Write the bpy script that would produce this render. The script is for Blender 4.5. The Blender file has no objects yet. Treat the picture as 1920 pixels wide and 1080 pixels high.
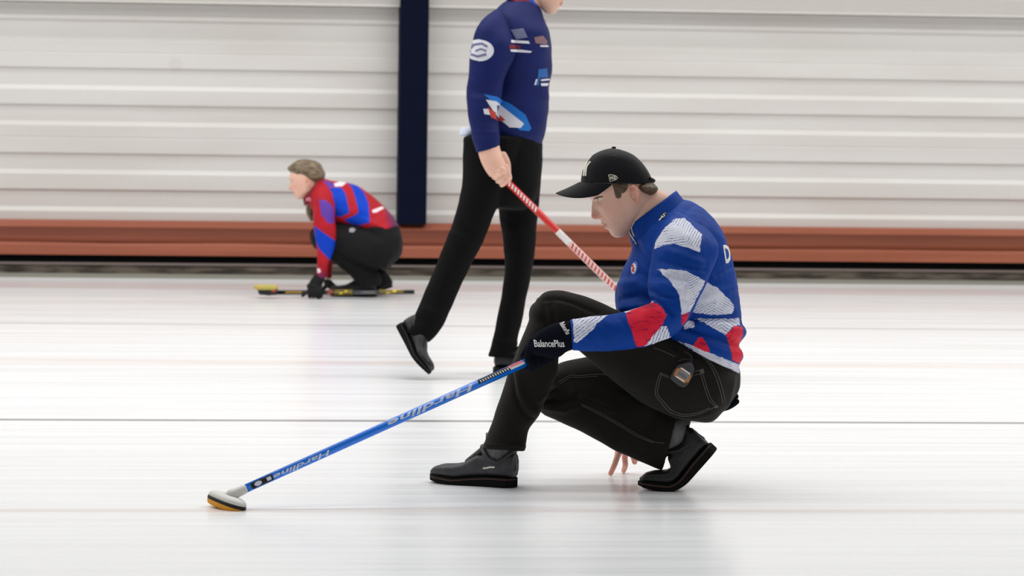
import bpy, bmesh, math, random
import numpy as np
from mathutils import Vector, Matrix, noise
from mathutils.bvhtree import BVHTree

random.seed(7)
SC = bpy.context.scene
COL = SC.collection
rad = math.radians

# ------------------------------------------------------------------ camera
FPX, CAMH = 6000.0, 1.28
YAW, PITCH, ROLL = rad(6.0), math.atan(400 / 6000.0), rad(0.85)
FWD = Vector((math.sin(YAW) * math.cos(PITCH), math.cos(YAW) * math.cos(PITCH), -math.sin(PITCH)))
_r0 = Vector((math.cos(YAW), -math.sin(YAW), 0))
_u0 = _r0.cross(FWD)
CX = _r0 * math.cos(ROLL) + _u0 * math.sin(ROLL)
CY = _u0 * math.cos(ROLL) - _r0 * math.sin(ROLL)
CAM = Vector((0, 0, CAMH))
cd = bpy.data.cameras.new('camera')
cam = bpy.data.objects.new('camera', cd)
COL.objects.link(cam)
M3 = Matrix((CX, CY, -FWD)).transposed()
cam.matrix_world = Matrix.Translation(CAM) @ M3.to_4x4()
cd.sensor_width = 36
cd.lens = FPX / 1920 * 36
cd.clip_end = 200
cd.dof.use_dof = True
cd.dof.focus_distance = 9.85
cd.dof.aperture_fstop = 6.3
SC.camera = cam

# ------------------------------------------------------------------ light
w = bpy.data.worlds.new('world')
SC.world = w
w.use_nodes = True
w.node_tree.nodes['Background'].inputs[0].default_value = (1.0, 0.995, 0.99, 1)
w.node_tree.nodes['Background'].inputs[1].default_value = 0.2


def area(name, loc, sx, sy, power, rot=(0, 0, 0), col=(1, 0.99, 0.98)):
    l = bpy.data.lights.new(name, 'AREA')
    l.shape = 'RECTANGLE'
    l.size, l.size_y = sx, sy
    l.energy = power
    l.color = col
    o = bpy.data.objects.new(name, l)
    o.location = loc
    o.rotation_euler = rot
    COL.objects.link(o)
    return o


for yy, pw in ((2.0, 60), (6.5, 170), (10.5, 560), (14.0, 1000), (17.4, 480)):
    area('hall_lamp_row', (1.5, yy, 6.8), 26, 0.9, pw)

SC.view_settings.view_transform = 'Standard'
SC.view_settings.look = 'None'
SC.view_settings.gamma = 1
SC.view_settings.use_curve_mapping = False
SC.view_settings.exposure = -0.22


# ------------------------------------------------------------------ image <-> world helpers
def P(px, py, d):
    return CAM + CX * ((px - 960) / FPX * d) - CY * ((py - 540) / FPX * d) + FWD * d


def ray(px, py):
    return (CX * ((px - 960) / FPX) - CY * ((py - 540) / FPX) + FWD).normalized()


def ground(px, py, z=0.0):
    r = ray(px, py)
    return CAM + r * ((z - CAM.z) / r.z)


def depth(v):
    return (v - CAM).dot(FWD)


def proj_np(co):
    q = co - np.array(CAM)
    d = q @ np.array(FWD)
    x = q @ np.array(CX) / d * FPX + 960
    y = 540 - q @ np.array(CY) / d * FPX
    return x, y, d


def onY(px, py, Y):
    r = ray(px, py)
    return CAM + r * ((Y - CAM.y) / r.y)


# ------------------------------------------------------------------ materials
def lin(c):
    return tuple(((v / 255) / 12.92 if v / 255 <= 0.04045 else ((v / 255 + 0.055) / 1.055) ** 2.4) for v in c) + (1,)


def mat(name, rgb, rough=0.7, spec=0.4, metal=0.0, var=0.0, vscale=20, bump=0.0, bscale=200, stretch=(1, 1, 1),
        rgb2=None, sheen=0.0, coat=0.0, bdist=0.002):
    m = bpy.data.materials.new(name)
    m.use_nodes = True
    nt = m.node_tree
    b = nt.nodes['Principled BSDF']
    b.inputs['Base Color'].default_value = lin(rgb)
    b.inputs['Roughness'].default_value = rough
    b.inputs['Specular IOR Level'].default_value = spec
    b.inputs['Metallic'].default_value = metal
    b.inputs['Sheen Weight'].default_value = sheen
    b.inputs['Coat Weight'].default_value = coat
    tc = nt.nodes.new('ShaderNodeTexCoord')
    mp = nt.nodes.new('ShaderNodeMapping')
    mp.inputs['Scale'].default_value = stretch
    nt.links.new(tc.outputs['Object'], mp.inputs[0])
    if var > 0 or rgb2:
        n = nt.nodes.new('ShaderNodeTexNoise')
        n.inputs['Scale'].default_value = vscale
        n.inputs['Detail'].default_value = 5
        nt.links.new(mp.outputs[0], n.inputs['Vector'])
        mx = nt.nodes.new('ShaderNodeMix')
        mx.data_type = 'RGBA'
        c2 = rgb2 or tuple(min(255, v * (1 + var)) for v in rgb)
        c1 = rgb if rgb2 else tuple(v * (1 - var) for v in rgb)
        mx.inputs[6].default_value = lin(c1)
        mx.inputs[7].default_value = lin(c2)
        rp = nt.nodes.new('ShaderNodeMapRange')
        rp.inputs[1].default_value, rp.inputs[2].default_value = 0.3, 0.7
        nt.links.new(n.outputs['Fac'], rp.inputs[0])
        nt.links.new(rp.outputs[0], mx.inputs[0])
        nt.links.new(mx.outputs[2], b.inputs['Base Color'])
    if bump > 0:
        n2 = nt.nodes.new('ShaderNodeTexNoise')
        n2.inputs['Scale'].default_value = bscale
        n2.inputs['Detail'].default_value = 3
        nt.links.new(mp.outputs[0], n2.inputs['Vector'])
        bp = nt.nodes.new('ShaderNodeBump')
        bp.inputs['Strength'].default_value = bump
        bp.inputs['Distance'].default_value = bdist
        nt.links.new(n2.outputs['Fac'], bp.inputs['Height'])
        nt.links.new(bp.outputs[0], b.inputs['Normal'])
    return m


class NB:
    """tiny node builder"""
    def __init__(s, m):
        s.nt = m.node_tree
        s.b = s.nt.nodes['Principled BSDF']

    def attr(s, n):
        a = s.nt.nodes.new('ShaderNodeAttribute')
        a.attribute_name = n
        return a.outputs['Fac']

    def math(s, op, a, b=0.0, clamp=False):
        n = s.nt.nodes.new('ShaderNodeMath')
        n.operation = op
        n.use_clamp = clamp
        for i, v in enumerate((a, b)):
            if isinstance(v, (int, float)):
                n.inputs[i].default_value = v
            else:
                s.nt.links.new(v, n.inputs[i])
        return n.outputs[0]

    def ramp(s, v, lo, hi, a=0.0, b=1.0):
        n = s.nt.nodes.new('ShaderNodeMapRange')
        n.interpolation_type = 'SMOOTHSTEP'
        s.nt.links.new(v, n.inputs[0])
        n.inputs[1].default_value, n.inputs[2].default_value, n.inputs[3].default_value, n.inputs[4].default_value = lo, hi, a, b
        return n.outputs[0]

    def mix(s, f, c1, c2):
        n = s.nt.nodes.new('ShaderNodeMix')
        n.data_type = 'RGBA'
        if isinstance(f, (int, float)):
            n.inputs[0].default_value = f
        else:
            s.nt.links.new(f, n.inputs[0])
        for i, c in ((6, c1), (7, c2)):
            if isinstance(c, tuple):
                n.inputs[i].default_value = c
            else:
                s.nt.links.new(c, n.inputs[i])
        return n.outputs[2]

    def noise(s, scale, detail=3, stretch=(1, 1, 1), coord='Object', rot=(0, 0, 0)):
        tc = s.nt.nodes.new('ShaderNodeTexCoord')
        mp = s.nt.nodes.new('ShaderNodeMapping')
        mp.inputs['Scale'].default_value = stretch
        mp.inputs['Rotation'].default_value = rot
        s.nt.links.new(tc.outputs[coord], mp.inputs[0])
        n = s.nt.nodes.new('ShaderNodeTexNoise')
        n.inputs['Scale'].default_value = scale
        n.inputs['Detail'].default_value = detail
        s.nt.links.new(mp.outputs[0], n.inputs['Vector'])
        return n.outputs['Fac']

    def xyz(s, coord='Object'):
        tc = s.nt.nodes.new('ShaderNodeTexCoord')
        sp = s.nt.nodes.new('ShaderNodeSeparateXYZ')
        s.nt.links.new(tc.outputs[coord], sp.inputs[0])
        return sp.outputs

    def bump(s, h, strength=0.3, dist=0.002):
        bp = s.nt.nodes.new('ShaderNodeBump')
        bp.inputs['Strength'].default_value = strength
        bp.inputs['Distance'].default_value = dist
        s.nt.links.new(h, bp.inputs['Height'])
        s.nt.links.new(bp.outputs[0], s.b.inputs['Normal'])

    def color(s, c):
        s.nt.links.new(c, s.b.inputs['Base Color'])


# ------------------------------------------------------------------ mesh helpers
OFF = {}


def link(name, me, m=None, parent=None, smooth=True):
    if parent is not None:
        off = OFF[parent.name_full]
        me.transform(Matrix.Translation(-off))
    if m is not None:
        me.materials.clear()
        me.materials.append(m)
    if smooth and len(me.polygons):
        me.polygons.foreach_set('use_smooth', [True] * len(me.polygons))
    o = bpy.data.objects.new(name, me)
    COL.objects.link(o)
    if parent is not None:
        o.parent = parent
        OFF[o.name_full] = off
    return o


def empty(name, loc, label, cat, group=None):
    o = bpy.data.objects.new(name, None)
    o.empty_display_size = 0.1
    o.location = loc
    COL.objects.link(o)
    OFF[o.name_full] = Vector(loc)
    o['label'], o['category'] = label, cat
    if group:
        o['group'] = group
    return o


def mesh_from(v, f, name='mesh'):
    me = bpy.data.meshes.new(name)
    me.from_pydata([tuple(x) for x in v], [], f)
    me.update()
    return me


def catmull(rows, sub, closed=False):
    rows = [np.array(r, float) for r in rows]
    out = []
    n = len(rows)
    for i in range(n - 1):
        p0, p1, p2, p3 = rows[max(i - 1, 0)], rows[i], rows[i + 1], rows[min(i + 2, n - 1)]
        for k in range(sub):
            t = k / sub
            out.append(0.5 * (2 * p1 + (p2 - p0) * t + (2 * p0 - 5 * p1 + 4 * p2 - p3) * t * t + (3 * p1 - p0 - 3 * p2 + p3) * t ** 3))
    out.append(rows[-1])
    return out


def sgnpow(v, e):
    return math.copysign(abs(v) ** e, v)


def rings_to_mesh(rings, cap=True):
    n = len(rings[0])
    v = [p for r in rings for p in r]
    f = []
    for i in range(len(rings) - 1):
        for j in range(n):
            a, b = i * n + j, i * n + (j + 1) % n
            f.append((a, b, b + n, a + n))
    if cap:
        for base, rg, flip in ((0, rings[0], True), ((len(rings) - 1) * n, rings[-1], False)):
            c = sum((Vector(p) for p in rg), Vector()) / n
            v.append(c)
            ci = len(v) - 1
            for j in range(n):
                a, b = base + j, base + (j + 1) % n
                f.append((ci, b, a) if flip else (ci, a, b))
    return v, f


def loft(st, sub=5, n=28, round0=0.0, round1=0.0, e=1.0, cap=True):
    """st rows: ax, ay, bx, by (image silhouette pair), depth, half depth thickness [m]"""
    st = [tuple(s[:6]) for s in st]
    rows = catmull(st, sub)
    rings = []
    frames = []
    for r in rows:
        A, B = P(r[0], r[1], r[4]), P(r[2], r[3], r[4])
        frames.append(((A + B) / 2, (B - A) / 2, FWD * r[5]))
    def ring(c, h, dv, s=1.0):
        return [c + h * (s * sgnpow(math.cos(2 * math.pi * k / n), e)) + dv * (s * sgnpow(math.sin(2 * math.pi * k / n), e)) for k in range(n)]
    if round0:
        ax = (frames[0][0] - frames[1][0]).normalized()
        for k in (4, 3, 2, 1):
            a = k * rad(20)
            rings.append(ring(frames[0][0] + ax * (round0 * math.sin(a)), frames[0][1], frames[0][2], math.cos(a)))
    for c, h, dv in frames:
        rings.append(ring(c, h, dv))
    if round1:
        ax = (frames[-1][0] - frames[-2][0]).normalized()
        for k in (1, 2, 3, 4):
            a = k * rad(20)
            rings.append(ring(frames[-1][0] + ax * (round1 * math.sin(a)), frames[-1][1], frames[-1][2], math.cos(a)))
    return rings_to_mesh(rings, cap)


def tube(pts, radii, n=12, sub=4, cap=True, roundcap=True, flat=1.0):
    rows = catmull([tuple(p) + (r,) for p, r in zip(pts, radii)], sub)
    C = [Vector(r[:3]) for r in rows]
    R = [r[3] for r in rows]
    rings = []
    T = [(C[min(i + 1, len(C) - 1)] - C[max(i - 1, 0)]).normalized() for i in range(len(C))]
    up = Vector((0.123, 0.37, 0.92))
    nrm = (up - T[0] * up.dot(T[0])).normalized()
    N = []
    for t in T:
        nrm = (nrm - t * nrm.dot(t)).normalized()
        N.append(nrm.copy())

    def ring(c, t, nn, r):
        bb = t.cross(nn)
        return [c + nn * (r * math.cos(2 * math.pi * k / n)) + bb * (r * flat * math.sin(2 * math.pi * k / n)) for k in range(n)]
    if roundcap:
        for k in (3, 2, 1):
            a = k * rad(26)
            rings.append(ring(C[0] - T[0] * R[0] * math.sin(a), T[0], N[0], R[0] * math.cos(a)))
    for c, t, nn, r in zip(C, T, N, R):
        rings.append(ring(c, t, nn, r))
    if roundcap:
        for k in (1, 2, 3):
            a = k * rad(26)
            rings.append(ring(C[-1] + T[-1] * R[-1] * math.sin(a), T[-1], N[-1], R[-1] * math.cos(a)))
    return rings_to_mesh(rings, cap)


def ball(c, rx, ry=None, rz=None, nu=20, nv=12):
    ry = ry or rx
    rz = rz or rx
    c = Vector(c)
    rings = []
    for i in range(1, nv):
        a = math.pi * i / nv
        rings.append([c + Vector((rx * math.sin(a) * math.cos(2 * math.pi * k / nu), ry * math.sin(a) * math.sin(2 * math.pi * k / nu), rz * math.cos(a))) for k in range(nu)])
    return rings_to_mesh(rings)


def join(parts):
    V, F = [], []
    for v, f in parts:
        b = len(V)
        V.extend(Vector(x) for x in v)
        F.extend(tuple(i + b for i in q) for q in f)
    return V, F


def clean_mesh(v, f, name='mesh'):
    me = mesh_from(v, f, name)
    bm = bmesh.new()
    bm.from_mesh(me)
    bmesh.ops.recalc_face_normals(bm, faces=bm.faces)
    bm.to_mesh(me)
    bm.free()
    return me


def apply_mods(me, mods):
    o = bpy.data.objects.new('tmp', me)
    COL.objects.link(o)
    for kind, kw in mods:
        md = o.modifiers.new(kind, kind)
        for k, val in kw.items():
            setattr(md, k, val)
    dg = bpy.context.evaluated_depsgraph_get()
    dg.update()
    out = bpy.data.meshes.new_from_object(o.evaluated_get(dg))
    bpy.data.objects.remove(o)
    return out


def union(parts, voxel=0.004, smooth=4, factor=0.5):
    v, f = join(parts)
    me = clean_mesh(v, f)
    return apply_mods(me, [('REMESH', dict(mode='VOXEL', voxel_size=voxel)), ('SMOOTH', dict(iterations=smooth, factor=factor))])


def get_np(me):
    n = len(me.vertices)
    co = np.empty(n * 3)
    me.vertices.foreach_get('co', co)
    no = np.empty(n * 3)
    me.vertices.foreach_get('normal', no)
    return co.reshape(-1, 3), no.reshape(-1, 3)


def set_np(me, co):
    me.vertices.foreach_set('co', co.reshape(-1))
    me.update()


def seg_dist(x, y, pts):
    best = np.full(len(x), 1e9)
    for (x0, y0), (x1, y1) in zip(pts[:-1], pts[1:]):
        dx, dy = x1 - x0, y1 - y0
        L = dx * dx + dy * dy + 1e-9
        t = np.clip(((x - x0) * dx + (y - y0) * dy) / L, 0, 1)
        best = np.minimum(best, np.hypot(x - x0 - t * dx, y - y0 - t * dy))
    return best


def poly_sdf(x, y, poly):
    d = seg_dist(x, y, list(poly) + [poly[0]])
    inside = np.zeros(len(x), bool)
    n = len(poly)
    for i in range(n):
        x0, y0 = poly[i]
        x1, y1 = poly[(i + 1) % n]
        c = ((y0 > y) != (y1 > y)) & (x < (x1 - x0) * (y - y0) / (y1 - y0 + 1e-12) + x0)
        inside ^= c
    return np.where(inside, -d, d)


def folds(me, specs, side=1, k=1.0):
    """raise soft cloth folds along image-plane lines on the side of the cloth that faces the hall"""
    co, no = get_np(me)
    x, y, d = proj_np(co)
    face = np.clip(-(no @ np.array(FWD)) * side, 0, 1) ** 0.5
    for pts, amp, wd in specs:
        dd = seg_dist(x, y, pts)
        co = co + no * (np.exp(-(dd / wd) ** 2) * amp * k * face)[:, None]
    set_np(me, co)


def wrinkle(me, amp, scale, stretch=(1, 1, 1)):
    co, no = get_np(me)
    sx, sy, sz = stretch
    dv = np.array([noise.noise(Vector((c[0] * scale * sx, c[1] * scale * sy, c[2] * scale * sz))) for c in co])
    set_np(me, co + no * (dv * amp)[:, None])


def set_attr(me, name, arr):
    a = me.attributes.new(name, 'FLOAT', 'POINT')
    a.data.foreach_set('value', np.asarray(arr, dtype=np.float32))


def box(x0, x1, y0, y1, z0, z1):
    v = [(x, y, z) for x in (x0, x1) for y in (y0, y1) for z in (z0, z1)]
    f = [(0, 1, 3, 2), (4, 6, 7, 5), (0, 4, 5, 1), (2, 3, 7, 6), (0, 2, 6, 4), (1, 5, 7, 3)]
    return v, f


def bevel_mesh(v, f, width, seg=3):
    me = clean_mesh(v, f)
    bm = bmesh.new()
    bm.from_mesh(me)
    bmesh.ops.bevel(bm, geom=bm.edges[:], offset=width, segments=seg, affect='EDGES', profile=0.5)
    bm.to_mesh(me)
    bm.free()
    return me


def profile_strip(pts, x0, x1, nx=2, close=None):
    """pts (y, z) extruded along the wall"""
    v, f = [], []
    n = len(pts)
    for i in range(nx):
        x = x0 + (x1 - x0) * i / (nx - 1)
        v += [(x, y, z) for y, z in pts]
    for i in range(nx - 1):
        for j in range(n - 1 if not close else n):
            a, b = i * n + j, i * n + (j + 1) % n
            f.append((a, b, b + n, a + n))
    if close:
        f.append(tuple(range(n)))
        f.append(tuple(range((nx - 1) * n, nx * n))[::-1])
    return v, f


# decals: flat outlines laid onto a surface ------------------------------------------------
def bvh_of(o):
    me = o.data
    off = OFF.get(o.name_full, Vector())
    return BVHTree.FromPolygons([tuple(Vector(v.co) + off) for v in me.vertices], [tuple(p.vertices) for p in me.polygons])


def text_bm(body, shear=0.0, bold=0.0, res=2, space=1.0):
    cu = bpy.data.curves.new('text', 'FONT')
    cu.body = body
    cu.size = 1
    cu.shear = shear
    cu.offset = bold
    cu.resolution_u = res
    cu.space_character = space
    o = bpy.data.objects.new('text', cu)
    COL.objects.link(o)
    dg = bpy.context.evaluated_depsgraph_get()
    dg.update()
    me = bpy.data.meshes.new_from_object(o.evaluated_get(dg))
    bpy.data.objects.remove(o)
    bm = bmesh.new()
    bm.from_mesh(me)
    xs = [v.co.x for v in bm.verts]
    ys = [v.co.y for v in bm.verts]
    for v in bm.verts:                       # normalised to the unit square
        v.co.x = (v.co.x - min(xs)) / (max(xs) - min(xs))
        v.co.y = (v.co.y - min(ys)) / (max(ys) - min(ys))
        v.co.z = 0
    return bm


def poly_bm(polys):
    bm = bmesh.new()
    for pl in polys:
        vs = [bm.verts.new((x, y, 0)) for x, y in pl]
        bm.faces.new(vs)
    bmesh.ops.triangulate(bm, faces=bm.faces)
    return bm


def stroke_polys(pts, wd):
    """polyline -> list of quads of the given width"""
    out = []
    L = []
    for i, (x, y) in enumerate(pts):
        x0, y0 = pts[max(i - 1, 0)]
        x1, y1 = pts[min(i + 1, len(pts) - 1)]
        dx, dy = x1 - x0, y1 - y0
        l = math.hypot(dx, dy) or 1
        L.append((x - dy / l * wd / 2, y + dx / l * wd / 2, x + dy / l * wd / 2, y - dx / l * wd / 2))
    for a, b in zip(L[:-1], L[1:]):
        out.append([(a[0], a[1]), (b[0], b[1]), (b[2], b[3]), (a[2], a[3])])
    return out


def cut_grid(bm, step):
    for ax in (0, 1):
        cs = [v.co[ax] for v in bm.verts]
        lo, hi = min(cs), max(cs)
        k = lo + step
        while k < hi - 1e-6:
            no = Vector((1, 0, 0)) if ax == 0 else Vector((0, 1, 0))
            bmesh.ops.bisect_plane(bm, geom=bm.verts[:] + bm.edges[:] + bm.faces[:], plane_co=no * k, plane_no=no, dist=1e-7)
            k += step
    bmesh.ops.triangulate(bm, faces=bm.faces)


def decal(name, bm, fn, tgt, m, parent, step=4.0, lift=0.0012, thick=0.0008):
    """fn maps outline coordinates to image points; the outline is laid on tgt along the line of sight"""
    for v in bm.verts:
        x, y = fn(v.co.x, v.co.y)
        v.co = (x, y, 0)
    cut_grid(bm, step)
    bv = tgt if isinstance(tgt, BVHTree) else bvh_of(tgt)
    bad, nrm = [], {}
    for v in bm.verts:
        hit, no, idx, dist = bv.ray_cast(CAM, ray(v.co.x, v.co.y))
        if hit is None:
            bad.append(v)
            continue
        if no.dot(FWD) > 0:
            no = -no
        v.co = hit + no * lift
        nrm[v] = no.copy()
    if bad:
        bmesh.ops.delete(bm, geom=bad, context='VERTS')
    bmesh.ops.recalc_face_normals(bm, faces=bm.faces)
    if bm.faces and sum(f.normal.dot(FWD) * f.calc_area() for f in bm.faces) > 0:
        bmesh.ops.reverse_faces(bm, faces=bm.faces)
    if thick:
        ks = [(v.co.copy(), nrm[v]) for v in bm.verts]
        bm.verts.index_update()
        top_ = [v for v in bm.verts]
        ret = bmesh.ops.duplicate(bm, geom=bm.faces[:])
        vm_ = ret['vert_map']
        low = {v: vm_[v] for v in top_ if v in vm_}
        edges = [e for e in bm.edges if e.is_boundary and e.verts[0] in low and e.verts[1] in low]
        for v, lv_ in low.items():
            lv_.co = v.co - nrm[v] * thick
        dup = set(low.values())
        bmesh.ops.reverse_faces(bm, faces=[fc for fc in bm.faces if fc.verts[0] in dup])
        for e in edges:
            a_, b_ = e.verts
            try:
                bm.faces.new((a_, b_, low[b_], low[a_]))
            except ValueError:
                pass
        bmesh.ops.recalc_face_normals(bm, faces=bm.faces)
    me = bpy.data.meshes.new(name)
    bm.to_mesh(me)
    bm.free()
    return link(name, me, m, parent, smooth=False)


def affine(o, ux, uy):
    return lambda x, y: (o[0] + ux[0] * x + uy[0] * y, o[1] + ux[1] * x + uy[1] * y)


IDENT = lambda x, y: (x, y)

# ================================================================== the hall
YE = ground(960, 527).y                      # far edge of the ice
XL, XR = -9.0, 14.0


def zat(py, Y):
    return onY(960, py, Y).z


def structure(name, me, m):
    o = link(name, me, m, None, smooth=False)
    o['kind'] = 'structure'
    return o


# ice
ice = mat('ice', (241, 241, 240), rough=0.30, spec=0.35)
nb = NB(ice)
xyz = nb.xyz()
col = lin((241, 241, 240))
st = nb.noise(1.0, 6, (0.25, 9, 1))
col = nb.mix(nb.ramp(st, 0.35, 0.65), lin((237, 239, 240.5)), lin((240.5, 242.5, 243.5)))
st2 = nb.noise(1.0, 4, (0.5, 55, 1))
col = nb.mix(nb.ramp(st2, 0.62, 0.8, 0, 0.08), col, lin((222, 221, 220)))
wb = nb.noise(1.0, 2, (1.5, 0, 0))
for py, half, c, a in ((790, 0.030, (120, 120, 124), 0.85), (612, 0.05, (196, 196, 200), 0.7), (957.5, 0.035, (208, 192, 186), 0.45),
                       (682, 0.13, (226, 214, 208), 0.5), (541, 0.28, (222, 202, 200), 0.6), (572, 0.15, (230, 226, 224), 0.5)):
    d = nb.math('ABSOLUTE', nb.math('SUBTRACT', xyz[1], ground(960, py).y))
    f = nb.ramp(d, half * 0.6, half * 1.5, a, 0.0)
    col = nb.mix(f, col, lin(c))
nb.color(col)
pb = nb.noise(60, 3, (1, 1, 1))
nb.bump(pb, 0.07, 0.002)
rr = nb.noise(1.0, 4, (0.6, 14, 1))
nb.nt.links.new(nb.ramp(rr, 0.3, 0.7, 0.19, 0.27), nb.b.inputs['Roughness'])
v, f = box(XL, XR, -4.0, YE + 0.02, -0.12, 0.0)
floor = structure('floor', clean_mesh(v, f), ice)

# far wall: ribbed sheet cladding
YW = YE + 0.20
prof = []
for top, bot in ((85.5, 140), (175.5, 208.5), (242, 298), (331.5, 365), (400, 432)):
    prof.append((top, bot))
pts = []
DP = 0.017
za = zat(52, YW)
ytop = [(YW, zat(23, YW)), (YW - DP, zat(19, YW)), (YW - DP, zat(49, YW)), (YW, zat(54, YW))]
pts += [(YW, zat(-60, YW)), (YW, zat(10, YW))] + ytop
for top, bot in prof:
    pts += [(YW, zat(top - 4.3, YW)), (YW - DP, zat(top + 4.0, YW))]
    if bot - top > 50:
        pm = (top + bot) / 2 - 2
        pts += [(YW - DP, zat(pm - 1.5, YW)), (YW - DP + 0.003, zat(pm, YW)), (YW - DP, zat(pm + 1.5, YW))]
    pts += [(YW - DP, zat(bot - 2.2, YW)), (YW, zat(bot + 2.2, YW))]
pts += [(YW, 0.02)]
back = [(YW + 0.06, pts[-1][1]), (YW + 0.06, pts[0][1])]
v, f = profile_strip(pts + back, XL, XR, 2, True)
wallm = mat('wall_paint', (222, 218, 212), rough=0.36, spec=0.5)
nb = NB(wallm)
xyz = nb.xyz()
sm = nb.noise(1.2, 4, (0.5, 1, 3))
c = nb.mix(nb.ramp(sm, 0.35, 0.7), lin((213, 211, 207)), lin((206, 202, 197)))
# one round scuff mark on the sheet
pc = onY(329, 121, YW)
dx = nb.math('SUBTRACT', xyz[0], pc.x)
dz = nb.math('SUBTRACT', xyz[2], pc.z)
dd = nb.math('SQRT', nb.math('ADD', nb.math('MULTIPLY', dx, dx), nb.math('MULTIPLY', dz, dz)))
c = nb.mix(nb.ramp(dd, 0.035, 0.05, 0.28, 0), c, lin((196, 190, 186)))
nb.color(c)
wall = structure('wall_back', clean_mesh(v, f), wallm)

# projecting band of cladding at the head of the picture
flash = mat('flashing_paint', (216, 213, 208), rough=0.45)
zt = zat(17, YW - 0.11)
band = [(YW + 0.02, zt), (YW - 0.11, zt), (YW - 0.11, zt + 0.012), (YW - 0.105, zt + 0.016), (YW - 0.185, zt + 0.11), (YW - 0.185, zt + 2.4), (YW + 0.02, zt + 2.4)]  # leaning face added to the shape so the band catches less lamp light
v, f = profile_strip(band, XL, XR, 2, True)
trim = structure('trim_1', clean_mesh(v, f), flash)

# steel column
pa, pb_ = onY(776, 0, YW - 0.10), onY(771, 415, YW - 0.10)
hw = 26.5 / FPX * depth(pa)
steel = mat('column_paint', (5, 12, 34), rough=0.7, spec=0.08, var=0.08, vscale=8)
xc = (pa.x + pb_.x) / 2
v, f = box(xc - hw, xc + hw, YW - 0.20, YW - 0.0, zat(422, YW - 0.18), zt + 2.4)
colm = structure('trim_2', clean_mesh(v, f), steel)

# timber bumper board with its nosing
YB = YE + 0.02
wood = mat('bumper_wood', (150, 88, 68), rough=0.5, spec=0.35)
nb = NB(wood)
g = nb.noise(1.0, 6, (0.8, 3, 22))
g2 = nb.noise(1.0, 5, (0.25, 1, 4))
c = nb.mix(nb.ramp(g, 0.35, 0.7), lin((142, 78, 54)), lin((156, 90, 66)))
c = nb.mix(nb.ramp(g2, 0.4, 0.7, 0, 0.5), c, lin((160, 94, 76)))
nb.color(c)
zn0, zn1 = zat(422, YB), zat(434, YB)
zm, zb = zat(461.5, YB), zat(485, YB)
nose = [(YB + 0.02, zn1), (YB - 0.004, zn1 + 0.002), (YB - 0.004, zn1 + 0.006), (YB + 0.045, zn0 - 0.003), (YB + 0.055, zn0), (YB + 0.18, zn0), (YB + 0.18, zn1)]
v, f = profile_strip(nose, XL, XR, 2, True)
bump_o = structure('trim_3', clean_mesh(v, f), wood)
ub = [(YB + 0.03, zn1), (YB + 0.055, zm), (YB + 0.09, zm), (YB + 0.09, zn1)]
v, f = profile_strip(ub, XL, XR, 2, True)
OFF[bump_o.name_full] = Vector()
link('upper_board', clean_mesh(v, f), wood, bump_o, smooth=False)
# lower board with a slightly waney top edge
nx = 60
lv, lf = [], []
for i in range(nx):
    x = XL + (XR - XL) * i / (nx - 1)
    wz = 0.006 * noise.noise(Vector((x * 1.3, 0, 0)))
    lv += [(x, YB + 0.02, zm + wz - 0.004), (x, YB + 0.006, zm + wz - 0.02), (x, YB, zb), (x, YB + 0.09, zb), (x, YB + 0.09, zm + wz)]
for i in range(nx - 1):
    for j in range(5):
        a, b = i * 5 + j, i * 5 + (j + 1) % 5
        lf.append((a, b, b + 5, a + 5))
lf += [(0, 1, 2, 3, 4), tuple(range((nx - 1) * 5, nx * 5))[::-1]]
link('lower_board', clean_mesh(lv, lf), wood, bump_o, smooth=False)

# black strip in the gap under the boards and dirty concrete kerb
gap_black = mat('black_gap_strip', (9, 9, 10), rough=0.8, spec=0.1)
z0, z1 = zat(499, YB), zb
v, f = profile_strip([(YB + 0.03, z0 - 0.02), (YB + 0.03, z1 + 0.01), (YB + 0.12, z1 + 0.01), (YB + 0.12, z0 - 0.02)], XL, XR, 2, True)
structure('trim_4', clean_mesh(v, f), gap_black)
conc = mat('kerb_concrete', (90, 84, 76), rough=0.85, spec=0.2)
nb = NB(conc)
xyz = nb.xyz()
n1 = nb.noise(1.0, 7, (5, 3, 34))
n2 = nb.noise(1.0, 4, (4, 1, 30))
c = nb.mix(nb.ramp(n1, 0.35, 0.68), lin((54, 48, 42)), lin((98, 90, 80)))
c = nb.mix(nb.ramp(n2, 0.55, 0.75, 0, 0.8), c, lin((62, 56, 48)))
zlow = zat(519, YE)
c = nb.mix(nb.ramp(xyz[2], zlow - 0.006, zlow + 0.006, 1, 0), c, lin((140, 138, 128)))
ztop_ = zat(503, YE)
c = nb.mix(nb.ramp(xyz[2], ztop_ - 0.006, ztop_ + 0.004, 0, 1), c, lin((118, 106, 102)))
nb.color(c)
kp = [(YE - 0.012, 0.0), (YE - 0.012, zlow - 0.002), (YE + 0.004, zlow + 0.004), (YE + 0.008, ztop_ - 0.006), (YE, ztop_), (YE, z0),
      (YE + 0.26, z0), (YE + 0.26, 0.0)]
v, f = profile_strip(kp, XL, XR, 2, True)
structure('trim_5', clean_mesh(v, f), conc)

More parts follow.
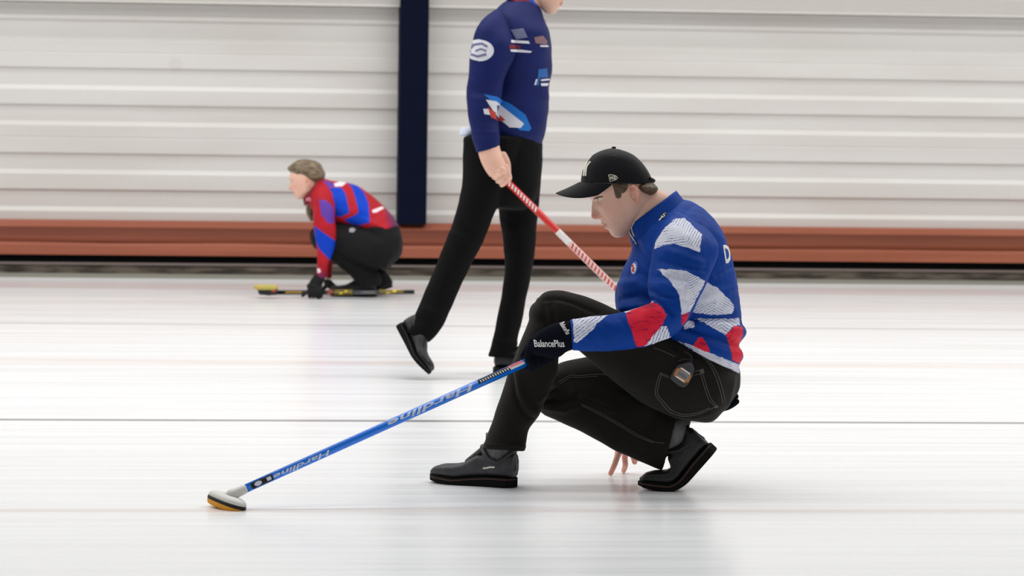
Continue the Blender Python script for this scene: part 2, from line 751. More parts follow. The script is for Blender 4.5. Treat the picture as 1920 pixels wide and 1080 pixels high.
# ================================================================== people: shared builders
def skin_mat(name, base, red):
    m = mat(name, base, rough=0.5, spec=0.35)
    nb = NB(m)
    nb.b.inputs['Subsurface Weight'].default_value = 0.12
    nb.b.inputs['Subsurface Radius'].default_value = (0.01, 0.004, 0.002)
    nb.b.inputs['Subsurface Scale'].default_value = 0.5
    n = nb.noise(38, 5)
    fine = nb.noise(260, 3)
    c = nb.mix(nb.ramp(n, 0.35, 0.7), lin(base), lin(tuple(b * 0.93 + r * 0.07 for b, r in zip(base, red))))
    c = nb.mix(nb.math('MULTIPLY', nb.attr('blush_and_shade'), 0.8, True), c, lin(red))
    c = nb.mix(nb.math('MULTIPLY', nb.attr('lip'), 0.85, True), c, lin((176, 100, 94)))
    c = nb.mix(nb.math('MULTIPLY', nb.attr('beard'), nb.ramp(fine, 0.4, 0.62, 0.04, 0.16), True), c, lin((112, 84, 68)))
    nb.color(c)
    nb.bump(fine, 0.08, 0.001)
    return m


HEAD_FM = [(-.106, .080), (-.102, .096), (-.096, .104), (-.087, .109), (-.078, .1105), (-.069, .1105), (-.062, .116), (-.056, .1225), (-.0505, .1195), (-.0485, .117),
           (-.0465, .1195), (-.042, .1245), (-.036, .1215), (-.030, .119), (-.026, .122), (-.022, .132), (-.017, .1395), (-.011, .1425),
           (-.004, .1405), (.008, .1345), (.02, .1285), (.031, .1215), (.037, .1185), (.045, .1205), (.054, .1235), (.064, .1215), (.08, .114), (.095, .1), (.11, .078), (.125, .04)]
HEAD_FF = [(-.106, .078), (-.102, .094), (-.09, .104), (-.078, .107), (-.06, .112), (-.045, .1145), (-.025, .1145), (.0, .115), (.03, .1165), (.05, .1195), (.064, .12),
           (.08, .114), (.095, .1), (.11, .078), (.125, .04)]
HEAD_FB = [(-.106, .066), (-.102, .058), (-.092, .036), (-.08, .012), (-.07, -.012), (-.058, -.036), (-.04, -.056), (-.02, -.067), (0, -.071), (.03, -.070), (.06, -.064),
           (.085, -.052), (.105, -.034), (.125, -.01)]
HEAD_WD = [(-.106, .012), (-.102, .022), (-.092, .036), (-.08, .046), (-.065, .055), (-.045, .0605), (-.02, .066), (.01, .0705), (.04, .0725), (.065, .072),
           (.085, .065), (.105, .049), (.125, .02)]


def itp(tab, u):
    return float(np.interp(u, [a for a, b in tab], [b for a, b in tab]))


class Head:
    """local axes: f forward, u up, s towards one side; metres"""
    def __init__(s, E, f, u, side, k=1.0, femme=False):
        s.E, s.f, s.u, s.s, s.k, s.femme = E, f.normalized(), u.normalized(), side.normalized(), k, femme

    def W(s, f, u, w):
        return s.E + (s.f * f + s.u * u + s.s * w) * s.k

    def local(s, co):
        q = (co - np.array(s.E)) / s.k
        return q @ np.array(s.f), q @ np.array(s.u), q @ np.array(s.s)

    def shell(s, nu=150, na=160):
        rings = []
        us = np.linspace(-.106, .125, nu)
        for u in us:
            ff, fm, fb, wd = itp(HEAD_FF, u), itp(HEAD_FM, u), itp(HEAD_FB, u), itp(HEAD_WD, u)
            c0 = fb + 0.45 * (ff - fb)
            rg = []
            for k in range(na):
                a = 2 * math.pi * k / na
                ca, sa = math.cos(a), math.sin(a)
                e = 0.82 if ca > 0 else 0.95
                w = wd * sgnpow(sa, 0.92)
                f = c0 + ((ff - c0) * abs(ca) ** e if ca >= 0 else -(c0 - fb) * abs(ca) ** e)
                if ca > 0:
                    sg = 0.0095 if u > .005 else (0.0105 + 0.005 * math.exp(-((u + .016) / .012) ** 2) if u > -.03 else 0.021)
                    if u > .05:
                        sg = 0.05
                    f += (fm - ff) * math.exp(-(w / sg) ** 2)
                    aw = abs(w)
                    # eye sockets, cheek bones, nostril wings, mouth line and corners
                    f -= 0.0140 * math.exp(-((aw - .031) / .0165) ** 2 - ((u - .031) / .0125) ** 2)
                    f += 0.0035 * math.exp(-((aw - .034) / .02) ** 2 - ((u - .052) / .008) ** 2)
                    f += 0.004 * math.exp(-((aw - .044) / .016) ** 2 - ((u - .002) / .016) ** 2)
                    f += 0.005 * math.exp(-((aw - .0155) / .0055) ** 2 - ((u + .017) / .008) ** 2)
                    f -= 0.004 * math.exp(-((aw - .008) / .0035) ** 2 - ((u + .0265) / .003) ** 2)
                    f -= 0.003 * math.exp(-((u + .0485) / .0022) ** 2) * max(0, 1 - (aw / .027) ** 4)
                    f -= 0.0025 * math.exp(-((aw - .027) / .006) ** 2 - ((u + .049) / .006) ** 2)
                    f -= 0.0022 * math.exp(-((aw - .027 - (-.022 - u) * .35) / .004) ** 2) * (1 if -.05 < u < -.014 else 0)
                    f += 0.002 * math.exp(-((aw - .017) / .012) ** 2 - ((u + .054) / .006) ** 2)
                rg.append(s.W(f, u, w))
            rings.append(rg)
        return rings_to_mesh(rings)

    def ear(s, side, H=.064, Wd=.036, at=(-.004, -.002), tilt=rad(8)):
        nr, na = 12, 40
        wb = 0.068
        rings = []
        for i in range(nr + 1):
            r = i / nr
            rg = []
            for k in range(na):
                a = 2 * math.pi * k / na
                y = math.sin(a) * H / 2
                x = math.cos(a) * Wd / 2 * (1.0 if math.sin(a) > -.1 else 1 - 0.45 * min(1, (-math.sin(a) - .1)))
                if math.cos(a) > 0:
                    x *= 0.72
                x, y = x * r, y * r
                h = 0.007 + 0.0060 * math.exp(-((r - .86) / .12) ** 2) * (1 if math.cos(a) < .55 or math.sin(a) > .3 else .35)
                h -= 0.021 * math.exp(-(((x - .002) / .008) ** 2 + ((y + .006) / .011) ** 2))
                h += 0.0045 * math.exp(-(((x + .006) / .0040) ** 2 + ((y - .004) / .016) ** 2))
                h -= 0.0075 * math.exp(-(((x + .0) / .0055) ** 2 + ((y - .019) / .006) ** 2))
                h += 0.004 * math.exp(-(((x - .011) / .003) ** 2 + ((y + .004) / .005) ** 2))
                if r > .95:
                    h -= 0.003
                fx = x * math.cos(tilt) - y * math.sin(tilt)
                fy = x * math.sin(tilt) + y * math.cos(tilt)
                out = wb + h + max(0, -x) * 0.55
                rg.append(s.W(at[0] + fx, at[1] + fy, out * side))
            rings.append(rg)
        # back of the ear, closing towards the skull
        last = rings[-1]
        c = s.W(at[0] + .006, at[1], wb * side - .012 * side)
        for q in (0.12, 0.35, 0.8):
            rings.append([p.lerp(c, q) + s.s * (-side * 0.006 * (1 if q < .5 else 1.2)) * s.k for p in last])
        return rings_to_mesh(rings)

    def eye(s, side):
        c = s.W(.0885, .031, .0315 * side)
        return c, .0128 * s.k


def tag_skin(me, hd, beard=True, lips=1.0, ears=(0, 0), hand_tint=0.12):
    co, no = get_np(me)
    f, u, w = hd.local(co)
    aw = np.abs(w)
    near = (np.abs(f) < .2) & (np.abs(u) < .16)
    g = lambda x, c, sd: np.exp(-((x - c) / sd) ** 2)
    ear = np.zeros(len(f), bool)
    ear[ears[0]:ears[1]] = True
    ear = ear & (aw > .0735)
    blush_and_shade = 0.9 * g(f, .138, .012) * g(u, -.012, .016) + .3 * g(aw, .05, .03) * g(u, -.012, .03) * (f > .04) + .55 * ear
    blush_and_shade += .5 * g(aw, .014, .008) * g(u, -.02, .012) * (f > .1)
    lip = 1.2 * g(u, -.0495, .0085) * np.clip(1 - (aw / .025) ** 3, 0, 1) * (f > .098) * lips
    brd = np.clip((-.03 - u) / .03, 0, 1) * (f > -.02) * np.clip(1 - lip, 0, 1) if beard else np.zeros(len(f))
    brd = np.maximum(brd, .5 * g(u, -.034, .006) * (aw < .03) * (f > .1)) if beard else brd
    set_attr(me, 'blush_and_shade', np.where(near, np.clip(blush_and_shade, 0, 1), hand_tint))
    set_attr(me, 'lip', np.where(near, lip, 0))
    set_attr(me, 'beard', np.where(near, brd * (1 - ear), 0))


def lid_mesh(c, r, hd, side, a0, a1, gaze=0.0):
    """part of a sphere shell round the eyeball between two elevation angles"""
    rings = []
    n = 14
    for i in range(6):
        a = a0 + (a1 - a0) * i / 5
        rg = []
        for k in range(n + 1):
            b = rad(-75) + rad(150) * k / n
            ff, uu, ww = math.cos(a) * math.cos(b), math.sin(a), math.cos(a) * math.sin(b)
            rg.append(c + (hd.f * ff + hd.u * uu + hd.s * ww) * r)
        rings.append(rg)
    m = n + 1
    v = [p for r_ in rings for p in r_]
    fc = [(i * m + k, i * m + k + 1, (i + 1) * m + k + 1, (i + 1) * m + k) for i in range(5) for k in range(n)]
    b = len(v)
    v += [c + (p - c) * 0.9 for p in v]
    fc += [tuple(q + b for q in x)[::-1] for x in fc]
    for i in range(5):
        for k in (0, n):
            fc.append((i * m + k, (i + 1) * m + k, (i + 1) * m + k + b, i * m + k + b))
    for k in range(n):
        for i in (0, 5):
            fc.append((i * m + k, i * m + k + 1, i * m + k + 1 + b, i * m + k + b))
    return v, fc


def fist(shaft0, axis, R, knuckles, offs, fr, a0, a1, n1=None, sweep=8):
    """fingers closed round a shaft; angle 0 faces the viewer, + turns over the top"""
    axis = axis.normalized()
    n1 = n1 or (-FWD - axis * (-FWD).dot(axis)).normalized()
    n2 = n1.cross(axis)
    if n2.z < 0:
        n2 = -n2
    parts = []
    for K, s, r in zip(knuckles, offs, fr):
        c = shaft0 + axis * s
        pts, rr = [K], [r * 1.08]
        for i in range(sweep):
            a = a0 + (a1 - a0) * i / (sweep - 1)
            pts.append(c + (n1 * math.cos(a) + n2 * math.sin(a)) * (R + r * 0.92))
            rr.append(r * (1.02 - 0.16 * i / (sweep - 1)))
        parts.append(tube(pts, rr, 12, 3))
    return parts


def shoe_parts(L=.295, W=.052, heel=.030, fore=.018, bend=None, cr=.0075):
    """local frame: x heel->toe, y across, z up. returns dict of (v, f)"""
    hw = [(0, .026), (.02, .034), (.05, .0365), (.1, .036), (.15, .042), (.19, .0485), (.225, .049), (.26, .042), (.282, .029), (L - .002, .010)]
    zt = [(0, .104), (.02, .110), (.045, .100), (.07, .092), (.1, .098), (.125, .099), (.15, .084), (.175, .069), (.21, .062), (.25, .059), (.275, .051), (L - .004, .036)]
    zs = [(0, heel), (.08, heel), (.15, fore + .006), (.2, fore), (L, fore + .007)]
    n = 26
    rings = []
    for i in range(46):
        x = .004 + (L - .006) * i / 45
        z0, z1, h = itp(zs, x), itp(zt, x), itp(hw, x)
        rings.append([Vector((x, h * sgnpow(math.cos(2 * math.pi * k / n), .8), (z0 + z1) / 2 + (z1 - z0) / 2 * sgnpow(math.sin(2 * math.pi * k / n), .62))) for k in range(n)])
    upper = rings_to_mesh(rings)
    # ankle part with its dipped opening
    rg = []
    for i in range(9):
        t = i / 8
        row = []
        for k in range(36):
            a = 2 * math.pi * k / 36
            top = .080 + .040 * abs(math.cos(a)) ** 1.7 + (.006 if math.cos(a) > 0 else 0)
            z = .05 + (top - .05) * t
            cx = .058 + .004 * t
            row.append(Vector((cx + (.054 + .006 * (1 - t)) * math.cos(a), .0365 * math.sin(a) * (1 - .06 * t), z)))
        rg.append(row)
    ankle = rings_to_mesh(rg)
    top = rg[-1] + [rg[-1][0]]
    collar = tube([p + Vector((0, 0, -.004)) for p in top], [cr] * len(top), 10, 1, True, False)
    # tongue flap leaning forward over the instep
    fl = [(.098, .140), (.118, .122), (.140, .104), (.160, .088), (.176, .076)]
    rows = []
    for x, z in fl:
        wv = .025 - .006 * (x - .098) / .08
        nrm = Vector((.72, 0, .69))
        rows.append([Vector((x, wv * cy, z - abs(cy) * .004 * 1)) + nrm * s for cy, s in ((-1, -.003), (-.5, 0), (0, .001), (.5, 0), (1, -.003), (1, -.016), (0, -.018), (-1, -.016))])
    flap = rings_to_mesh(rows)
    # sole
    out = []
    m = 132
    for k in range(m):
        a = 2 * math.pi * k / m
        x = L / 2 + (L / 2 + .003) * sgnpow(math.cos(a), .8)
        h = itp([(0, .020)] + [(q, v_ + .004) for q, v_ in hw[1:-1]] + [(L, .008)], min(max(x, 0), L))
        h = h if math.sin(a) >= 0 else -h
        y = h * min(1, abs(math.sin(a)) * 2.2) if 0 < x < L else 0
        out.append((x, math.copysign(abs(y), math.sin(a)) if abs(math.sin(a)) > 1e-6 else 0))
    def lift(x):
        return .010 * max(0, (x - .2) / .095) ** 2
    rings = []
    for t in (0, .12, .5, .88, 1):
        s = 0.97 if t in (0, 1) else 1.0
        rings.append([Vector((L / 2 + (x - L / 2) * s, y * s, lift(x) + (itp(zs, min(max(x, 0), L)) + .002 - lift(x)) * t)) for x, y in out])
    sole = rings_to_mesh(rings)
    welt = rings_to_mesh([[Vector((x * 1.0, y * 1.03, itp(zs, min(max(x, 0), L)) - .006 + q)) for x, y in out] for q in (0, .004)])
    sk = rings_to_mesh([[Vector((.058 + .047 * math.cos(2 * math.pi * k / 28), .0305 * math.sin(2 * math.pi * k / 28), z)) for k in range(28)] for z in (.06, .09, .12, .15, .165)])
    d = dict(sock=sk, upper=upper, ankle=ankle, collar=collar, flap=flap, sole=sole, welt=welt)
    if bend:
        xb, ang, soft = bend
        for k_, (v, f) in d.items():
            nv = []
            for p in v:
                p = Vector(p)
                # integrate the bent centre line backwards from the ball of the foot
                steps = 24
                pos = Vector((xb + soft, 0, 0))
                if p.x >= xb + soft:
                    nv.append(p)
                    continue
                dx = (xb + soft - p.x) / steps
                th = 0
                x = xb + soft
                for i in range(steps):
                    x -= dx
                    t = min(1, max(0, (xb + soft - x) / (2 * soft)))
                    th = ang * (t * t * (3 - 2 * t))
                    pos += Vector((-math.cos(th), 0, math.sin(th))) * dx
                nv.append(pos + Vector((math.sin(th), 0, math.cos(th))) * p.z + Vector((0, p.y, 0)))
            d[k_] = (nv, f)
    return d


def place(parts, loc, fwd, up=Vector((0, 0, 1))):
    fwd = fwd.normalized()
    side = up.cross(fwd).normalized()
    up = fwd.cross(side)
    return {k: ([Vector(loc) + fwd * p[0] + side * p[1] + up * p[2] for p in map(Vector, v)], f) for k, (v, f) in parts.items()}


HX = Vector((math.cos(YAW), -math.sin(YAW), 0))     # horizontal, to the right in view
HY = Vector((math.sin(YAW), math.cos(YAW), 0))      # horizontal, away from the viewer


def build_shoe(d, person, leather, sole_m, welt_m, voxel=.003, flap=True):
    me = union([d['upper'], d['ankle']], voxel, 4)
    sh = link('shoe', me, leather, person)
    link('collar', clean_mesh(*d['collar']), leather, sh)
    if flap:
        link('tongue_flap', apply_mods(clean_mesh(*d['flap']), [('SUBSURF', dict(levels=2))]), leather, sh)
    so = link('sole', clean_mesh(*d['sole']), sole_m, sh, smooth=False)
    link('welt', clean_mesh(*d['welt']), welt_m, sh, smooth=False)
    return sh


# ================================================================== materials of the clothes
trouser_m = mat('black_trousers', (28, 26, 22), rough=0.85, spec=0.15, sheen=0.06, var=0.10, vscale=9, bump=0.35, bscale=700, bdist=0.0006)
trouser_bg = mat('black_jeans', (15, 15, 15), rough=0.9, spec=0.12, var=0.1, vscale=9)
leather_m = mat('black_leather', (56, 56, 58), rough=0.55, spec=0.4, var=0.22, vscale=26, bump=0.3, bscale=160)
leather_dk = mat('dark_leather', (22, 22, 23), rough=0.42, spec=0.45, var=0.15, vscale=30, bump=0.35, bscale=120)
sole_m = mat('black_sole', (17, 16, 16), rough=0.8, spec=0.15)
welt_m = mat('brown_welt', (74, 54, 48), rough=0.7, spec=0.2)
sock_m = mat('grey_sock', (112, 111, 112), rough=0.95, spec=0.1, bump=0.7, bscale=420, stretch=(1, 1, .3), var=.12, vscale=60)
white_m = mat('white_print', (232, 232, 230), rough=0.7, spec=0.2)
cream_m = mat('cream_embroidery', (226, 222, 206), rough=0.8, spec=0.15, bump=0.4, bscale=900, bdist=0.0005)
cap_m = mat('black_twill', (16, 17, 21), rough=0.8, spec=0.2, sheen=0.12, var=.12, vscale=14, bump=0.4, bscale=900, bdist=0.0006)
glove_m = mat('navy_knit', (13, 15, 27), rough=0.95, spec=0.1, bump=0.5, bscale=600, bdist=0.0008)
hair_m = mat('brown_hair', (60, 45, 33), rough=0.5, spec=0.4, rgb2=(112, 92, 70), vscale=190, stretch=(.22, 1, .7), bump=0.6, bscale=300)
brow_m = mat('brow_hair', (122, 96, 78), rough=0.7, bump=.4, bscale=500)
stitch_m = mat('grey_stitching', (88, 86, 80), rough=0.85)
skin_m = skin_mat('skin', (233, 190, 168), (218, 132, 116))
eye_m = mat('eyeball', (222, 218, 214), rough=0.15, spec=0.5)


def jacket_mat(name, base, dark, stripe_w=5.0):
    m = mat(name, base, rough=0.6, spec=0.14)
    nb = NB(m)
    n1 = nb.noise(9, 3)
    c = nb.mix(nb.ramp(n1, 0.3, 0.7), lin(base), lin(tuple(v * 0.93 for v in base)))
    st = nb.attr('stripe')
    rag = nb.noise(190, 3)
    wob = nb.noise(60, 4)
    ph = nb.math('ADD', nb.math('MULTIPLY', st, 2 * math.pi / stripe_w), nb.math('MULTIPLY', wob, 5.0))
    wave = nb.math('ADD', nb.math('SINE', ph), nb.math('MULTIPLY', nb.math('SUBTRACT', rag, .5), 1.6))
    cut = nb.ramp(wave, -1.0, -0.45, 1.0, 0.0)
    edge = nb.math('MULTIPLY', nb.math('SUBTRACT', wob, .5), 7.0)
    patchy = nb.ramp(nb.noise(22, 3), 0.36, 0.56, 0.1, 1.0)
    cutw = nb.math('MULTIPLY', cut, patchy)
    blot = nb.ramp(nb.noise(1.0, 5, (34, 20, 90), rot=(0, .35, 0)), 0.52, 0.66)
    for an, colr, ink, k in (('white', (224, 226, 238), dark, 0.85), ('red', (226, 36, 62), (140, 22, 70), 0.7)):
        f = nb.ramp(nb.math('ADD', nb.attr(an), edge), -0.8, 0.8, 1.0, 0.0)
        cc = nb.mix(nb.math('MULTIPLY', cutw if an == 'white' else blot, k), lin(colr), lin(ink))
        c = nb.mix(f, c, cc)
    nb.color(c)
    nb.bump(nb.noise(900, 2), 0.15, 0.0006)
    return m


jacket_m = jacket_mat('blue_team_jacket', (0, 61, 152), (30, 66, 150))


def shrink(st, k):
    out = []
    for ax, ay, bx, by, d, t in st:
        mx, my = (ax + bx) / 2, (ay + by) / 2
        out.append((mx + (ax - mx) * k, my + (ay - my) * k, mx + (bx - mx) * k, my + (by - my) * k, d, t * k))
    return out


def merge_meshes(mes):
    V, F = [], []
    for me in mes:
        b = len(V)
        V += [tuple(v.co) for v in me.vertices]
        F += [tuple(i + b for i in p.vertices) for p in me.polygons]
    return mesh_from(V, F)


def body_parts_light(lofts, k=0.72):
    return union([loft(shrink(s, k), 3, 18, .01, .01) for s in lofts], .012, 3)


def add_eyes(hd, body, iris=(58, 66, 70), look=0.12):
    for sd in (1, -1):
        c, r = hd.eye(sd)
        v, f = ball((0, 0, 0), r, nu=24, nv=16)
        # pole of the ball looks along the gaze
        g = (hd.f + hd.u * look).normalized()
        q = Vector((0, 0, 1)).rotation_difference(g)
        me = clean_mesh([c + q @ Vector(p) for p in v], f)
        e = link('eye', me, eye_m, body)
        bm = bmesh.new()
        for rr, z in ((.0056, .985), ):
            pass
        bm.free()
        for nm, rr, colr in (('iris', .0060, iris), ('pupil', .0028, (12, 12, 12))):
            rows = []
            for i in range(5):
                t = max(.02, i / 4)
                a = math.asin(min(1, rr * t / .0128))
                rows.append([c + (q @ Vector((math.sin(a) * math.cos(b), math.sin(a) * math.sin(b), math.cos(a)))) * (r * (1.012 if nm == 'iris' else 1.025))
                             for b in [2 * math.pi * k / 16 for k in range(16)]])
            m_ = MATS.setdefault(nm + str(iris), mat(nm, colr, rough=.2, spec=.5))
            v, f = rings_to_mesh(rows)
            for p in v:
                pass
            me2 = clean_mesh(v, f)
            # iris and pupil lie in the eyeball mesh of the eye itself
            me2.transform(Matrix.Translation(-OFF[body.name_full]))
            off_e = OFF[e.name_full]
            bmx = bmesh.new()
            bmx.from_mesh(e.data)
            n0 = len(bmx.faces)
            bmx.from_mesh(me2)
            bmx.faces.ensure_lookup_table()
            idx = len(e.data.materials)
            for fc in bmx.faces[n0:]:
                fc.material_index = idx
                fc.smooth = True
            bmx.to_mesh(e.data)
            bmx.free()
            e.data.materials.append(m_)


MATS = {}


def hair_patch(poly, hd, bv, m, body, lift=.003, thick=.003, step=1.2, both=True, name='hair', strand=None):
    """a thin layer of hair lying on the head inside an outline seen from the side; mirrored to the other side"""
    xs, ys = [p[0] for p in poly], [p[1] for p in poly]
    nx, ny = int((max(xs) - min(xs)) / step) + 2, int((max(ys) - min(ys)) / step) + 2
    gx, gy = np.meshgrid(min(xs) + step * np.arange(nx), min(ys) + step * np.arange(ny), indexing='ij')
    sd = poly_sdf(gx.ravel(), gy.ravel(), poly).reshape(nx, ny)
    V, F, idx = [], [], {}
    for i in range(nx):
        for j in range(ny):
            if sd[i, j] > 0.6:
                continue
            hit, no, _, _ = bv.ray_cast(CAM, ray(gx[i, j], gy[i, j]))
            if hit is None:
                continue
            if no.dot(FWD) > 0:
                no = -no
            l = lift * min(1.0, 0.25 + max(0, -sd[i, j]) / 3.0) + 0.0012 * noise.noise(Vector((gx[i, j] * .9, gy[i, j] * .25, 0)))
            idx[i, j] = len(V)
            V.append(hit + no * l)
    for (i, j) in list(idx):
        if (i + 1, j) in idx and (i, j + 1) in idx and (i + 1, j + 1) in idx:
            F.append((idx[i, j], idx[i + 1, j], idx[i + 1, j + 1], idx[i, j + 1]))
    parts = []
    if both:
        V2 = []
        for p in V:
            q = p - hd.E
            V2.append(p - hd.s * (2 * q.dot(hd.s)))
        parts.append((V2, [x[::-1] for x in F]))
    for v, f in [(V, F)] + parts:
        me = apply_mods(mesh_from(v, f), [('SOLIDIFY', dict(thickness=thick, offset=-0.6))])
        link(name, me, m, body)


# ================================================================== the player in front, crouching with the blue broom
D0 = 10.0
root = empty('person', ground(1120, 905), 'crouching man in black cap, blue white and red jacket, black trousers, holding a blue broom', 'person')
MAN = root

# broom geometry first, the hand closes round it
B_HEAD, B_HAND = P(437, 927, 9.37), P(1010, 669.0, 9.765)
B_AX = (B_HAND - B_HEAD).normalized()
B_R = 0.0127

hd = Head(P(1184, 366, 9.98), -CX * math.cos(rad(25)) - CY * math.sin(rad(25)), -CX * math.sin(rad(25)) + CY * math.cos(rad(25)), -FWD)

torso_st = [(1186, 440, 1272, 372, D0, .085), (1185, 455, 1300, 380, D0, .135), (1182, 475, 1330, 402, D0, .175), (1172, 498, 1356, 437, D0, .195),
            (1160, 527, 1371, 482, D0, .195), (1153, 555, 1381, 525, D0, .19), (1157, 585, 1387, 565, D0, .185), (1175, 608, 1391, 600, D0, .185),
            (1200, 622, 1397, 625, D0, .19), (1222, 630, 1386, 648, D0, .183), (1236, 632, 1395, 668, D0, .19), (1246, 634, 1386, 686, D0, .185), (1254, 637, 1388, 703, D0, .188)]
arm_st = [(1262, 398, 1335, 436, 9.90, .055), (1240, 420, 1347, 460, 9.86, .078), (1226, 455, 1343, 487, 9.83, .082), (1218, 500, 1331, 518, 9.80, .078), (1214, 535, 1313, 555, 9.775, .074),
          (1217, 557, 1292, 597, 9.755, .068), (1222, 566, 1264, 628, 9.745, .062), (1205, 573, 1228, 644, 9.735, .058), (1175, 582, 1195, 653, 9.725, .055),
          (1140, 590, 1150, 658, 9.715, .052), (1105, 594, 1108, 659, 9.71, .049), (1069, 599, 1073, 657, 9.71, .044)]
farm_st = [(1205, 420, 1285, 430, 10.12, .06), (1190, 470, 1275, 480, 10.17, .075), (1180, 540, 1262, 545, 10.21, .07), (1172, 610, 1245, 620, 10.25, .062),
           (1165, 680, 1228, 690, 10.27, .055), (1162, 750, 1212, 755, 10.28, .048), (1160, 800, 1203, 803, 10.285, .042)]
lth_st = [(1004, 566, 1024, 632, 9.93, .07), (1022, 548, 1047, 640, 9.93, .076), (1056, 545, 1071, 648, 9.93, .08), (1096, 555, 1104, 674, 9.93, .084),
          (1136, 571, 1145, 710, 9.925, .09), (1180, 590, 1195, 749, 9.92, .098), (1230, 612, 1246, 776, 9.92, .108), (1290, 635, 1300, 790, 9.92, .115),
          (1345, 668, 1335, 791, 9.93, .112), (1378, 695, 1356, 772, 9.95, .09)]
lsh_st = [(1006, 560, 1064, 590, 9.93, .068), (992, 600, 1054, 630, 9.93, .076), (972, 650, 1048, 668, 9.93, .077), (956, 692, 1044, 702, 9.93, .076),
          (941, 735, 1028, 738, 9.93, .074), (927, 778, 1010, 780, 9.93, .07), (915, 812, 992, 804, 9.93, .066), (908, 830, 986, 832, 9.93, .064), (905, 840, 985, 846, 9.93, .064)]
rth_st = [(1010, 770, 1035, 690, 10.11, .07), (1045, 785, 1060, 677, 10.11, .078), (1110, 790, 1110, 668, 10.11, .085), (1180, 785, 1190, 655, 10.11, .095),
          (1250, 785, 1260, 650, 10.1, .105), (1310, 790, 1330, 662, 10.09, .11), (1340, 780, 1375, 695, 10.07, .09)]
rsh_st = [(1009, 762, 1030, 692, 10.11, .066), (1019, 777, 1065, 690, 10.10, .072), (1048, 790, 1112, 702, 10.08, .07), (1092, 812, 1155, 722, 10.05, .066), (1150, 843, 1205, 745, 10.02, .062),
          (1196, 864, 1236, 765, 9.985, .06), (1240, 881, 1266, 778, 9.965, .06)]
pel_st = [(1246, 610, 1386, 690, D0, .165), (1255, 640, 1388, 712, D0, .17), (1275, 690, 1384, 735, D0, .175), (1300, 730, 1360, 768, D0, .16)]

# --- body: head, neck, bare right hand and the body under the clothes
neck_st = [(1172, 405, 1222, 352, 9.985, .052), (1172, 428, 1236, 356, 9.985, .056), (1182, 440, 1250, 363, 9.985, .059), (1195, 452, 1262, 374, 9.99, .064), (1212, 465, 1272, 392, 9.995, .072)]
head_me = union([hd.shell(), loft(neck_st, 5, 36, .01, .02)], .0018, 3)
hand_pts = []
HD = 10.30


def onice(px, py, r):
    g = ground(px, py, r)
    return g


fr = .0094
f1 = [P(1168, 838, 10.27), P(1159, 853, 10.262), P(1152, 872, 10.255), onice(1145, 887.5, fr)]
f2 = [P(1173, 843, 10.295), P(1171.5, 858, 10.30), P(1172.5, 872, 10.305), onice(1169.5, 882, fr * .9)]
f3 = [P(1180, 842, 10.32), P(1187, 855, 10.33), P(1190, 866, 10.34)]
f4 = [P(1186, 838, 10.345), P(1194, 850, 10.36), P(1197, 860, 10.37)]
f5 = [P(1166, 832, 10.33), P(1159, 846, 10.35), P(1157, 858, 10.36)]
palm = loft([(1160, 792, 1200, 795, 10.285, .027), (1160, 812, 1200, 816, 10.29, .036), (1162, 832, 1192, 838, 10.30, .044), (1166, 842, 1188, 846, 10.305, .04)], 4, 20, .01, .008)
hand_me = union([palm] + [tube(q, [fr * 1.12, fr * 1.05, fr * .98, fr * .88][:len(q)], 14, 5) for q in (f1, f2, f3, f4, f5)], .0016, 3)
under = body_parts_light([torso_st, arm_st, farm_st, lth_st, lsh_st[:-4], rth_st, rsh_st[:-2], pel_st])
ears = [clean_mesh(*hd.ear(1)), clean_mesh(*hd.ear(-1))]
lids = []
for sd in (1, -1):
    c, r = hd.eye(sd)
    lids.append(clean_mesh(*lid_mesh(c, r * 1.10, hd, sd, rad(20), rad(95))))
    lids.append(clean_mesh(*lid_mesh(c, r * 1.07, hd, sd, rad(-85), rad(-24))))
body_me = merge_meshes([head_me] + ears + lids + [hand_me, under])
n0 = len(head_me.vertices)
tag_skin(body_me, hd, ears=(n0, n0 + sum(len(m.vertices) for m in ears)), hand_tint=.6)  # bare hand tinted redder and darker, its shade put into the skin colour
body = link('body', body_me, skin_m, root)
add_eyes(hd, body)
lash = []
for sd in (1, -1):
    c, r = hd.eye(sd)
    pp = []
    for k in range(9):
        b = rad(-68) + rad(136) * k / 8
        a = rad(19)
        pp.append(c + (hd.f * (math.cos(a) * math.cos(b)) + hd.u * math.sin(a) + hd.s * (math.cos(a) * math.sin(b))) * r * 1.12)
    lv, lf = tube(pp, [.0014] * 9, 6, 2)
    link('eyelashes', clean_mesh(lv, lf), hair_m, body)
head_bv = BVHTree.FromPolygons([tuple(v.co) for v in head_me.vertices], [tuple(p.vertices) for p in head_me.polygons])
hair_patch([(1148, 344), (1178, 344), (1175, 356), (1170, 361), (1165, 362), (1164, 370), (1159, 372), (1155, 370), (1152.5, 360)], hd, head_bv, hair_m, body, .0015, .0018, .7, name='sideburn')
back_hair = union([loft([(1188, 344, 1225, 343, 9.98, .050), (1184, 351, 1233, 352.5, 9.98, .0735), (1192, 359, 1231, 361, 9.98, .071), (1208, 364, 1222, 366.5, 9.98, .056)], 5, 40, .004, .004)], .0022, 3)
wrinkle(back_hair, .0018, 160, (1, 1, .35))
link('hair', back_hair, hair_m, body)
hair_patch([(1113, 372.5), (1117, 369.5), (1124, 367.6), (1130, 368), (1130.5, 369.6), (1123, 370.4), (1116, 373)], hd, head_bv, brow_m, body, .0014, .001, .6, True, 'eyebrow')

